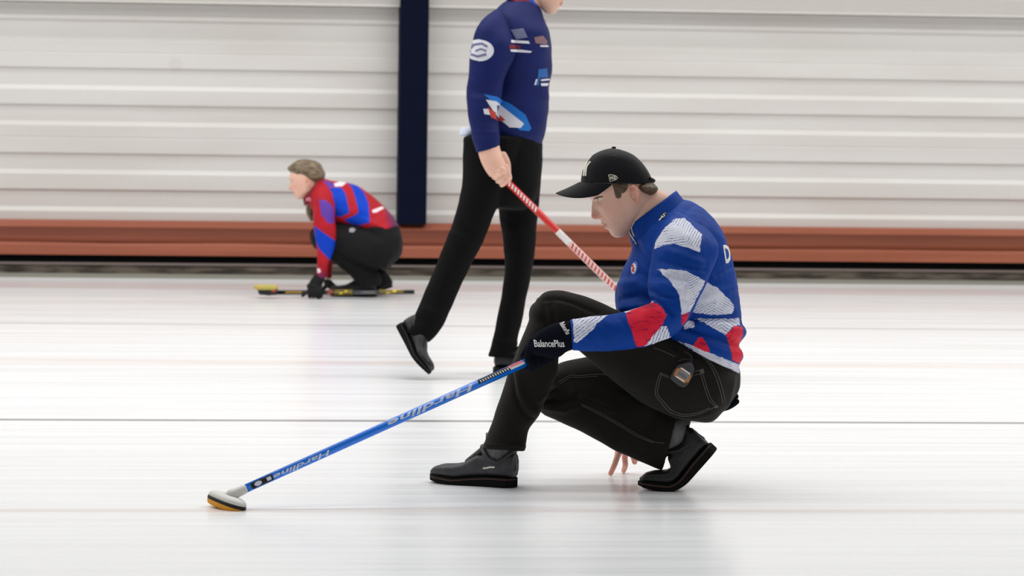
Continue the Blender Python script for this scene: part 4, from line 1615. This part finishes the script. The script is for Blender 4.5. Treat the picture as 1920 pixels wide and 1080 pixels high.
# bare right hand closed on the broom
R_TOP, R_LOW = P(937, 327, NEAR - .16), P(1300, 684, NEAR + .02)
R_AX = (R_TOP - R_LOW).normalized()
R_R = .0145
hp = loft([(897, 276, 936, 270, NEAR - .155, .036), (897, 288, 939, 282, NEAR - .158, .04), (902, 304, 945, 298, NEAR - .165, .042), (910, 320, 949, 314, NEAR - .168, .04), (917, 330, 949, 326, NEAR - .168, .034)], 4, 24, .006, .01)
f2_ = fist(R_TOP, R_AX, R_R, [P(948, 312, NEAR - .18), P(942, 318, NEAR - .195), P(934, 322, NEAR - .2), P(925, 324, NEAR - .195)], [-.036, -.014, .008, .028], [.0115, .012, .0115, .010], rad(50), rad(-190))
t2_ = tube([P(944, 290, NEAR - .165), P(951, 305, NEAR - .15), P(953, 322, NEAR - .14), P(953, 334, NEAR - .135)], [.014, .0135, .012, .011], 14, 4)
hand2 = union([hp, t2_] + f2_, .0028, 4)
under2 = body_parts_light([s_torso, s_arm, s_farm, s_l1[:-2], s_l2[:-2], s_pel[:-2]])
ears2 = [clean_mesh(*hd2.ear(1)), clean_mesh(*hd2.ear(-1))]
b2 = merge_meshes([head2] + ears2 + [hand2, under2])
n0 = len(head2.vertices)
tag_skin(b2, hd2, ears=(n0, n0 + sum(len(m.vertices) for m in ears2)))
body2 = link('body', b2, skin_m, man2)
add_eyes(hd2, body2)
E2 = hd2.E
hr = [[hd2.W(-.012 + (.100 * math.cos(a)) * s_, u_, .080 * math.sin(a) * s_) for a in [2 * math.pi * k / 32 for k in range(32)]] for u_, s_ in ((.03, .78), (.06, 1.0), (.09, .98), (.115, .8), (.13, .5), (.136, .1))]
link('hair', union([rings_to_mesh(hr)], .005, 3), hair_m, body2)

navy = jacket_mat('navy_jacket', (24, 34, 92), (20, 26, 70))
tr2 = union([loft(s_l1, 5, 28, .01, 0), loft(s_l2, 5, 28, .01, 0), loft(s_pel, 5, 28, .0, .01)], .006, 4)
wrinkle(tr2, .004, 14)
folds(tr2, [([(846, 440), (880, 452), (905, 455)], .008, 8), ([(850, 425), (885, 432)], -.006, 7), ([(795, 580), (825, 592)], .008, 6), ([(785, 600), (822, 612)], -.007, 6), ([(930, 640), (968, 645)], .008, 6),
            ([(925, 655), (966, 660)], -.006, 5), ([(945, 470), (1000, 478)], .005, 8), ([(930, 400), (960, 420)], -.006, 8)])
link('jeans', tr2, trouser_bg, man2)
jk2 = union([loft(s_torso, 5, 36, .01, 0)], .006, 4)
folds(jk2, [([(940, 180), (985, 190), (1025, 185)], .007, 9), ([(940, 215), (1000, 225)], -.007, 9), ([(960, 110), (1000, 130)], -.004, 10), ([(945, 245), (1015, 255)], .006, 7)])
wrinkle(jk2, .007, 9, (.8, 1, 1.6))
for an in ('white', 'red'):
    set_attr(jk2, an, np.full(len(jk2.vertices), 99.0))
set_attr(jk2, 'stripe', np.zeros(len(jk2.vertices)))
jacket2 = link('jacket', jk2, navy, man2)
sl3 = union([loft(s_arm, 5, 30, .01, 0)], .005, 4)
folds(sl3, [([(880, 165), (905, 172), (935, 168)], -.006, 7), ([(880, 185), (932, 192)], .006, 7), ([(888, 250), (930, 250)], .005, 6), ([(882, 225), (930, 230)], -.004, 6)])
wrinkle(sl3, .005, 12, (1, 1, 1.5))
for an in ('white', 'red'):
    set_attr(sl3, an, np.full(len(sl3.vertices), 99.0))
set_attr(sl3, 'stripe', np.zeros(len(sl3.vertices)))
sleeve2 = link('sleeve', sl3, navy, jacket2)
sl4 = union([loft(s_farm, 4, 24, .01, .02)], .008, 4)
for an in ('white', 'red'):
    set_attr(sl4, an, np.full(len(sl4.vertices), 99.0))
set_attr(sl4, 'stripe', np.zeros(len(sl4.vertices)))
link('sleeve', sl4, navy, jacket2)


def ring_collar(stt, m, par, name='collar', thick=.006, n=44):
    rings = []
    for A, B, dd, t in stt:
        a, b = P(*A, dd), P(*B, dd)
        c, h = (a + b) / 2, (b - a) / 2
        rings.append([c + h * math.cos(2 * math.pi * k / n) + FWD * (t * math.sin(2 * math.pi * k / n)) for k in range(n)])
    v, f = rings_to_mesh(rings, False)
    me = apply_mods(clean_mesh(v, f), [('SUBSURF', dict(levels=2)), ('SOLIDIFY', dict(thickness=thick, offset=0))])
    return link(name, me, m, par)


crim = mat('crimson_collar', (128, 16, 34), rough=.7)
royal = mat('royal_blue_lining', (10, 84, 196), rough=.65)
ring_collar([((944, -6), (1022, 42), DS, .105), ((952, -14), (1017, 32), DS, .092), ((958, -22), (1012, 22), DS, .084)], crim, jacket2)
ring_collar([((960, -28), (1018, 44), DS, .082), ((964, -34), (1020, 36), DS, .077), ((968, -40), (1014, 24), DS, .072)], royal, jacket2, 'inner_collar')
# prints on the navy jacket
allj2 = merged_bvh([jacket2, sleeve2])
patch_w = mat('white_patch', (214, 214, 222), rough=.7)
grey_pr = mat('grey_print', (104, 106, 138), rough=.7)
redpr = mat('brick_print', (178, 58, 48), rough=.7)
azure = mat('azure_print', (14, 106, 190), rough=.7)
decal('sleeve_badge', poly_bm([[(899 + 27 * math.cos(a), 94 + 20 * math.sin(a) + (1 if math.cos(a) > 0 else 0)) for a in [2 * math.pi * k / 32 for k in range(32)]]]), IDENT, allj2, patch_w, jacket2, 5, .002, .0012)
bl = stroke_polys([(882, 92), (890, 84), (904, 82), (914, 88)], 4) + stroke_polys([(884, 102), (896, 106), (912, 102)], 4) + stroke_polys([(892, 96), (902, 92), (912, 96)], 3)
decal('badge_print', poly_bm(bl), IDENT, allj2, grey_pr, jacket2, 4, .0036, .001)
decal('chest_print', poly_bm([[(958, 56), (981, 53), (989, 70), (968, 74)]]), IDENT, allj2, grey_pr, jacket2, 5, .002, .001)
decal('chest_lines', poly_bm([[(958, 75), (991, 77), (993, 82), (958, 80)], [(956, 93), (976, 93), (997, 96), (994, 99), (958, 97)], [(1012, 85), (1027, 85), (1028, 88), (1013, 88)]]), IDENT, allj2, patch_w, jacket2, 5, .002, .001)
decal('red_print', poly_bm([[(955, 84), (976, 85), (975, 92), (954, 91)]]), IDENT, allj2, mat('dark_red_print', (112, 30, 48), rough=.7), jacket2, 5, .002, .001)
decal('chest_badge', poly_bm([[(1001, 70), (1018, 67), (1026, 78), (1024, 84), (1004, 81)]]), IDENT, allj2, mat('muted_badge', (128, 98, 104), rough=.7), jacket2, 5, .002, .001)
decal('front_print', poly_bm([[(1009, 130), (1025, 128), (1027, 145), (1008, 146)], [(1004, 148), (1012, 146), (1009, 160), (1001, 160)]]), IDENT, allj2, mat('steel_blue_print', (34, 92, 160), rough=.7), jacket2, 5, .002, .001)
decal('front_lettering', poly_bm([[(1013, 149), (1029, 147), (1030, 150), (1014, 152)], [(1013, 156), (1030, 156), (1030, 161), (1014, 161)], [(1004, 149), (1007, 148), (1004, 159), (1001, 159)]]), IDENT, allj2, patch_w, jacket2, 5, .0032, .001)
decal('blue_flash', poly_bm([[(907, 177), (930, 181), (960, 196), (985, 215), (992, 232), (996, 240), (992, 246), (972, 244), (982, 238), (960, 222), (938, 204)]]), IDENT, allj2, azure, jacket2, 5, .002, .001)
decal('white_flash', poly_bm([[(911, 187), (930, 190), (958, 212), (982, 232), (976, 240), (955, 239), (940, 226), (928, 214)], [(906, 204), (916, 204), (920, 216), (908, 214)]]), IDENT, allj2, patch_w, jacket2, 5, .0026, .001)
decal('red_flash', poly_bm([[(914, 200), (924, 208), (940, 218), (948, 226), (938, 228), (920, 220)]]), IDENT, allj2, redpr, jacket2, 5, .0032, .001)
decal('hem_label', poly_bm([[(973, 268), (995, 270), (994, 273), (974, 271)]]), IDENT, allj2, grey_pr, jacket2, 5, .002, .001)
# shirt tail showing below the jacket at the back
stl = loft([(866, 239, 900, 241, DS - .02, .07), (862, 246, 900, 248, DS - .02, .08), (861, 254, 898, 256, DS - .02, .08)], 4, 24, .001, .001)
link('shirt_tail', union([stl], .004, 3), mat('pale_shirt', (206, 216, 232), rough=.8), man2)
# shoes
sp = shoe_parts(L=.285, bend=None)
sh_a = place(sp, ground(925, 705) + HY * .10, HX)
build_shoe(sh_a, man2, leather_dk, sole_m, mat('dark_welt', (26, 26, 26)), .005, False)
# trailing foot, heel high: a rigid shoe pitched about its toe, sole bent at the ball
spb = shoe_parts(L=.285, bend=(.185, rad(8), .03))
fw = (HX * .145 - Vector((0, 0, 1)) * .175 - HY * .115).normalized()
upv = HX * .77 + Vector((0, 0, 1)) * .64
upv = (upv - fw * upv.dot(fw)).normalized()
tip = P(799, 703, NEAR - .09)
sh_b = {k: ([tip + fw * (p[0] - .285) * .92 + (upv.cross(fw)) * p[1] * .92 + upv * (p[2]) * .92 for p in map(Vector, v)], f) for k, (v, f) in spb.items()}
build_shoe(sh_b, man2, leather_dk, sole_m, MATS.setdefault('dw', mat('dark_welt', (26, 26, 26))), .005, False)

# red broom
rb = empty('curling_broom', ground(1312, 703), 'red and white curling broom carried low in the bare hand of the standing man', 'broom')
redl = mat('red_lacquer', (204, 44, 38), rough=.35, coat=.3)
RE = R_TOP + R_AX * .05
GR = R_LOW
# carry the shaft down to just above the ice
zt_ = .035
RB = R_TOP - R_AX * ((R_TOP.z - zt_) / R_AX.z)
shaft2 = link('shaft', clean_mesh(*rod(RB, RE, R_R)), redl, rb)
s2b = bvh_of(shaft2)


def on_r(q, off):
    a, b = np.array((937.0, 327.0)), np.array((1150.0, 536.5))
    dv = (b - a) / np.linalg.norm(b - a)
    p = a + dv * q
    return (p[0] - dv[1] * off, p[1] + dv[0] * off)


def r_rect(q0, q1, o0, o1):
    return [on_r(q0, o0), on_r(q1, o0), on_r(q1, o1), on_r(q0, o1)]


wl = []
for k in range(11):
    q = 14 + 7.6 * k
    wl.append([on_r(q, -3.5), on_r(q + 4, -3.5), on_r(q + 8, 3), on_r(q + 4, 3)])
decal('grip_lettering', poly_bm(wl), IDENT, s2b, white_m, shaft2, 3, .001, .0006)
decal('white_band', poly_bm([r_rect(152, 183, -6, 6)]), IDENT, s2b, white_m, shaft2, 3, .001, .0006)
decal('white_section', poly_bm([r_rect(183, 330, -6, 6)]), IDENT, s2b, mat('pale_pink_print', (232, 206, 200), rough=.5), shaft2, 3, .0008, .0004)
wl = []
for k in range(15):
    q = 188 + 8.6 * k
    wl.append([on_r(q, -4.5), on_r(q + 3, -4.5), on_r(q + 7.5, 4.5), on_r(q + 4, 4.5)])
decal('red_lettering', poly_bm(wl), IDENT, s2b, redl, shaft2, 3, .0016, .0006)
hc2 = Vector((RB.x, RB.y, .0))
rg = [[hc2 + Vector((.035 * s_ * sgnpow(math.cos(2 * math.pi * k / 32), .8), .085 * s_ * sgnpow(math.sin(2 * math.pi * k / 32), .8), z)) for k in range(32)] for z, s_ in ((.0, .9), (.004, 1), (.03, 1), (.04, .8), (.046, .4))]
link('broom_head', clean_mesh(*rings_to_mesh(rg)), black_m, rb)

# ================================================================== woman crouching in front of the far boards
gw = ground(662, 557)
DW = depth(gw)
wom = empty('person', ground(665, 557), 'crouching woman in red and blue jacket by the far boards with a black broom', 'person')
w_torso = [(578, 372, 607, 334, DW, .07), (580, 385, 622, 338, DW, .12), (588, 398, 645, 341, DW, .165), (602, 410, 672, 349, DW, .185), (622, 422, 698, 367, DW, .18), (648, 428, 718, 385, DW, .175), (672, 434, 735, 403, DW, .18), (692, 444, 747, 424, DW, .185)]
w_arm = [(604, 345, 634, 372, DW - .12, .05), (594, 358, 630, 385, DW - .15, .068), (588, 385, 628, 400, DW - .17, .07), (587, 415, 629, 425, DW - .175, .066), (590, 440, 630, 450, DW - .175, .06), (593, 462, 625, 472, DW - .17, .055), (595, 490, 616, 497, DW - .165, .048), (592, 520, 609, 525, DW - .16, .04)]
w_farm = [(590, 360, 615, 385, DW + .14, .06), (588, 400, 618, 410, DW + .18, .065), (596, 440, 625, 445, DW + .18, .058), (604, 490, 624, 492, DW + .17, .048), (608, 520, 622, 522, DW + .16, .04)]
w_th = [(586, 436, 596, 468, DW - .09, .07), (596, 421, 610, 474, DW - .09, .08), (622, 416, 632, 480, DW - .09, .09), (655, 418, 660, 492, DW - .09, .105), (695, 425, 695, 502, DW - .09, .12), (730, 425, 722, 503, DW - .08, .12), (750, 440, 744, 488, DW - .05, .09)]
w_th2 = [(584, 432, 594, 466, DW + .11, .07), (594, 420, 608, 474, DW + .11, .08), (622, 416, 632, 480, DW + .11, .09), (655, 418, 660, 492, DW + .11, .105), (695, 425, 695, 502, DW + .11, .12), (728, 425, 722, 500, DW + .09, .12), (748, 440, 742, 485, DW + .05, .09)]
w_pel = [(672, 430, 748, 424, DW, .19), (690, 450, 755, 452, DW, .2), (700, 480, 752, 478, DW, .19), (715, 500, 735, 496, DW, .15)]
w_sh = [(590, 462, 612, 450, DW - .08, .06), (612, 482, 640, 468, DW - .08, .066), (638, 502, 672, 485, DW - .07, .064), (658, 518, 700, 500, DW - .06, .06), (670, 534, 714, 518, DW - .05, .058), (674, 544, 714, 534, DW - .05, .052)]
w_sh2 = [(590, 458, 612, 446, DW + .1, .06), (616, 480, 645, 466, DW + .1, .066), (650, 505, 685, 488, DW + .09, .064), (676, 525, 716, 505, DW + .09, .06), (692, 538, 730, 518, DW + .09, .056), (704, 545, 738, 531, DW + .09, .05)]
thw = rad(14)
hdw = Head(P(577, 342, DW), -CX * math.cos(thw) - CY * math.sin(thw), -CX * math.sin(thw) + CY * math.cos(thw), -FWD, .80)
neckw = [(570, 362, 592, 335, DW, .042), (574, 374, 600, 342, DW, .046), (582, 384, 612, 352, DW, .055)]
headw = union([hdw.shell(90, 100), loft(neckw, 4, 24, .01, .01)], .003, 3)
underw = body_parts_light([w_torso, w_arm, w_farm, w_th, w_th2, w_pel, w_sh[:-1], w_sh2[:-2]])
earsw = [clean_mesh(*hdw.ear(1)), clean_mesh(*hdw.ear(-1))]
bw = merge_meshes([headw] + earsw + [underw])
n0 = len(headw.vertices)
tag_skin(bw, hdw, beard=False, ears=(n0, n0 + sum(len(m.vertices) for m in earsw)))
bodyw = link('body', bw, skin_m, wom)
add_eyes(hdw, bodyw)
hair_w = mat('fair_hair', (70, 58, 46), rough=.5, rgb2=(150, 132, 104), vscale=85, stretch=(.25, 1, .8), bump=.5, bscale=120)
hw_st = [(539, 317, 552, 305, DW, .03), (545, 323, 560, 300.5, DW, .058), (552, 329, 572, 298.5, DW, .070), (561, 334, 585, 300, DW, .074), (570, 338, 597, 305, DW, .074), (582, 341, 605, 314, DW, .070), (594, 343, 609, 326, DW, .060), (600, 342, 608, 334, DW, .04)]
hw_me = union([loft(hw_st, 5, 32, .004, .006)], .0035, 3)
wrinkle(hw_me, .006, 55, (.3, 1, .9))
link('hair', hw_me, hair_w, bodyw)
pt = tube([P(585, 378, DW + .09), P(581, 390, DW + .1), P(581, 400, DW + .11), P(584, 412, DW + .11)], [.018, .022, .02, .01], 12, 5)
link('ponytail', clean_mesh(*pt), hair_w, bodyw)
trw = union([loft(w_th, 5, 26, .02, .02), loft(w_th2, 5, 26, .02, .02), loft(w_pel, 5, 28, .01, .02), loft(w_sh, 5, 24, .01, 0), loft(w_sh2, 5, 24, .01, 0)], .006, 4)
wrinkle(trw, .004, 13)
trousers_w = link('trousers', trw, mat('black_stretch_trousers', (20, 20, 21), rough=.8, spec=.2, var=.15, vscale=7), wom)

# red, blue and violet jacket: panels follow outlines stored on the cloth
def panel_mat(name, base, names):
    m = mat(name, base, rough=.6, spec=.2)
    nb = NB(m)
    c = nb.mix(nb.ramp(nb.noise(10, 3), .3, .7), lin(base), lin(tuple(v * .9 for v in base)))
    for an, colr, soft in names:
        c = nb.mix(nb.ramp(nb.attr(an), -soft, soft, 1, 0), c, lin(colr))
    nb.color(c)
    return m


PAN = [('violet', (98, 60, 160), .8), ('edge', (150, 50, 120), .5), ('blue', (0, 62, 190), .5), ('purple_hem', (84, 40, 92), 12.0), ('whitep', (240, 222, 226), .8)]
wj_m = panel_mat('red_blue_jacket', (186, 28, 42), PAN)
jw = union([loft(w_torso, 5, 34, .01, 0)], .005, 4)
folds(jw, [([(690, 415), (715, 425), (735, 420)], .006, 5), ([(670, 400), (700, 410)], -.004, 6), ([(640, 395), (665, 400)], .005, 6), ([(700, 430), (740, 410)], -.005, 5)])
wrinkle(jw, .004, 13)


def set_panels(me, spec):
    co, no = get_np(me)
    x_, y_, d_ = proj_np(co)
    for an, _, _ in PAN:
        o_ = np.full(len(x_), 99.0)
        for p in spec.get(an, []):
            o_ = np.minimum(o_, poly_sdf(x_, y_, p))
        set_attr(me, an, o_)


b1 = [(617, 352), (640, 352), (648, 364), (655, 398), (640, 406), (626, 405), (625, 380)]
b2_ = [(652, 343), (668, 347), (682, 360), (691, 382), (693, 417), (670, 423), (654, 418), (646, 412), (668, 402), (672, 396), (666, 370), (660, 352)]
grow = lambda p, k: [(sum(a for a, _ in p) / len(p) + (x_ - sum(a for a, _ in p) / len(p)) * k, sum(b for _, b in p) / len(p) + (y_ - sum(b for _, b in p) / len(p)) * k) for x_, y_ in p]
set_panels(jw, dict(violet=[[(604, 338), (622, 342), (640, 350), (648, 364), (642, 366), (618, 354)]], edge=[grow(b1, 1.07), grow(b2_, 1.05)], blue=[b1, b2_],
                    whitep=[[(626, 344), (640, 339), (650, 342), (642, 349), (628, 350)], [(698, 394), (716, 387), (721, 390), (706, 398), (699, 399)]],
                    purple_hem=[[(724, 388), (750, 405), (752, 432), (735, 432)]]))
jacket_w = link('jacket', jw, wj_m, wom)
sw_ = union([loft(w_arm, 5, 26, .01, 0)], .0045, 4)
wrinkle(sw_, .003, 15)
arm_b = [(590, 424), (600, 432), (629, 452), (629, 466), (619, 488), (598, 466), (591, 450)]
set_panels(sw_, dict(violet=[[(598, 374), (612, 376), (625, 388), (627, 418), (616, 420), (602, 402)]], edge=[grow(arm_b, 1.08)], blue=[arm_b], whitep=[[(594, 504), (599, 503), (602, 510), (596, 512)]],
                     purple_hem=[[(580, 514), (622, 514), (622, 545), (580, 545)]]))
link('sleeve', sw_, wj_m, jacket_w)
sw2 = union([loft(w_farm, 4, 22, .01, 0)], .006, 3)
set_panels(sw2, {})
link('sleeve', sw2, wj_m, jacket_w)
dkred = mat('dark_red_collar', (122, 8, 22), rough=.7)
ring_collar([((572, 386), (612, 340), DW, .075), ((570, 380), (608, 335), DW, .066), ((569, 374), (603, 331), DW, .062)], dkred, jacket_w)
jwb = merged_bvh([o for o in bpy.data.objects if o.parent == jacket_w and o.name.startswith('collar')] + [jacket_w])
decal('collar_badge', poly_bm([[(575, 371), (582, 370), (584, 377), (578, 379), (574, 376)]]), IDENT, jwb, mat('pink_badge', (206, 130, 146), rough=.6), jacket_w, 3, .003, .001)
decal('hip_logo', poly_bm([[(655, 429), (662, 427), (667, 431), (662, 436), (655, 435)]]), IDENT, bvh_of(trousers_w), mat('grey_logo', (150, 150, 150), rough=.6), trousers_w, 3, .002, .001)
# shoes: near foot flat, far foot behind
spw = shoe_parts(L=.27, heel=.034)
place_w = place(spw, ground(706, 557.5) + HY * .05, -HX)
build_shoe(place_w, wom, leather_dk, sole_m, MATS.setdefault('dw2', mat('dark_welt', (22, 22, 22))), .005, False)
spw2 = shoe_parts(L=.27, bend=(.16, rad(16), .03))
toe_w = ground(650, 552)
place_w2 = place(spw2, toe_w + HX * .27, -HX)
build_shoe(place_w2, wom, leather_dk, sole_m, MATS['dw2'], .005, False)
# gloves, the near hand closed on the shaft
K_A, K_B = P(520, 548.5, DW - .20), P(777, 547.5, DW - .20)
K_AX = (K_B - K_A).normalized()
KR = .0125
mid = P(592, 548, DW - .20)
gpw = loft([(590, 514, 610, 520, DW - .165, .034), (583, 524, 606, 530, DW - .17, .036), (578, 533, 603, 541, DW - .175, .036), (579, 540, 600, 546, DW - .18, .03)], 4, 22, .006, .01)
fw_ = fist(mid, K_AX, KR, [P(579, 536, DW - .20), P(585, 537, DW - .215), P(591, 538, DW - .215), P(597, 540, DW - .205)], [-.034, -.012, .010, .030], [.012] * 4, rad(60), rad(-170))
tips = [tube([P(582, 543, DW - .18), P(574, 549, DW - .19), P(567, 555, DW - .19)], [.013, .011, .008], 12, 4), tube([P(598, 544, DW - .19), P(600, 553, DW - .19), P(597, 559, DW - .19)], [.013, .012, .010], 12, 4)]
link('glove', union([gpw] + fw_ + tips, .0032, 3), mat('black_glove', (16, 16, 18), rough=.9), wom)
gpw2 = union([loft([(606, 526, 622, 526, DW + .15, .034), (608, 534, 630, 534, DW + .13, .036), (614, 540, 646, 541, DW + .11, .03), (622, 545, 640, 546, DW + .10, .022)], 4, 20, .01, .01),
              tube([P(640, 541, DW + .1), P(650, 545, DW + .09), P(656, 548, DW + .09)], [.014, .012, .010], 10, 4), tube([P(612, 536, DW + .13), P(604, 544, DW + .12), P(602, 550, DW + .12)], [.013, .012, .010], 10, 4),
              tube([P(634, 543, DW + .08), P(643, 549, DW + .07), P(648, 552, DW + .07)], [.013, .011, .009], 10, 4)], .0035, 3)
link('glove', gpw2, mat('black_glove', (16, 16, 18), rough=.9), wom)
# her broom
wb_ = empty('curling_broom', ground(505, 556), 'black and yellow broom held low over the ice by the crouching woman', 'broom')
shaft3 = link('shaft', clean_mesh(*rod(K_A, K_B, KR)), mat('dark_carbon', (26, 26, 28), rough=.4), wb_)
k3 = bvh_of(shaft3)
yel = mat('yellow_print', (220, 190, 40), rough=.5)
for q0, q1 in ((627, 661), (711, 757)):
    decal('yellow_band', poly_bm([[(q0, 540), (q1, 540), (q1, 556), (q0, 556)]]), IDENT, k3, yel, shaft3, 4, .001, .0006)
decal('yellow_line', poly_bm([[(535, 547), (566, 546.5), (566, 549), (535, 549.5)]]), IDENT, k3, mat('ochre_print', (168, 130, 36), rough=.5), shaft3, 4, .001, .0006)
decal('orange_band', poly_bm([[(613, 540), (625, 540), (625, 556), (613, 556)]]), IDENT, k3, mat('red_orange_print', (190, 78, 44), rough=.5), shaft3, 4, .001, .0006)
decal('grey_band', poly_bm([[(664, 546), (708, 546), (708, 551), (664, 551)]]), IDENT, k3, mat('grey_band_print', (96, 96, 98), rough=.5), shaft3, 4, .001, .0006)
v, f = tube([K_A - K_AX * .0, K_A - K_AX * .03, P(508, 548, DW - .20), P(500, 548, DW - .20)], [.0135, .015, .02, .018], 16, 3)
link('socket', clean_mesh(v, f), mat('slate_plastic', (58, 66, 78), rough=.5), wb_)
hw0 = P(502, 544, DW - .20)
b_ = [[hw0 + HX * (.068 * s_ * sgnpow(math.cos(2 * math.pi * k / 32), .7)) + HY * (.04 * s_ * sgnpow(math.sin(2 * math.pi * k / 32), .7)) + Vector((-.15 * z, 0, z)) for k in range(32)] for z, s_ in ((-.026, .72), (-.022, .8), (.0, .84), (.006, .8))]
link('plate', clean_mesh(*rings_to_mesh(b_)), mat('black_plate', (22, 24, 28), rough=.5), wb_)
b_ = [[hw0 + HX * (.068 * s_ * sgnpow(math.cos(2 * math.pi * k / 32), .7)) + HY * (.042 * s_ * sgnpow(math.sin(2 * math.pi * k / 32), .7)) + Vector((-.10 * z - .008, 0, z)) for k in range(32)] for z, s_ in ((.003, .86), (.008, 1.0), (.02, 1.02), (.028, .9), (.031, .5))]
link('pad', clean_mesh(*rings_to_mesh(b_)), mat('green_yellow_pad', (176, 174, 92), rough=.9, rgb2=(206, 168, 92), vscale=30), wb_)
wc = merged_bvh([o for o in bpy.data.objects if o.parent == wb_ and o.name.startswith('plate')])
decal('plate_mark', poly_bm([[(509, 542), (517, 541), (517, 547), (509, 548)]]), IDENT, wc, mat('red_mark', (170, 60, 54), rough=.6), wb_, 3, .0015, .0006)
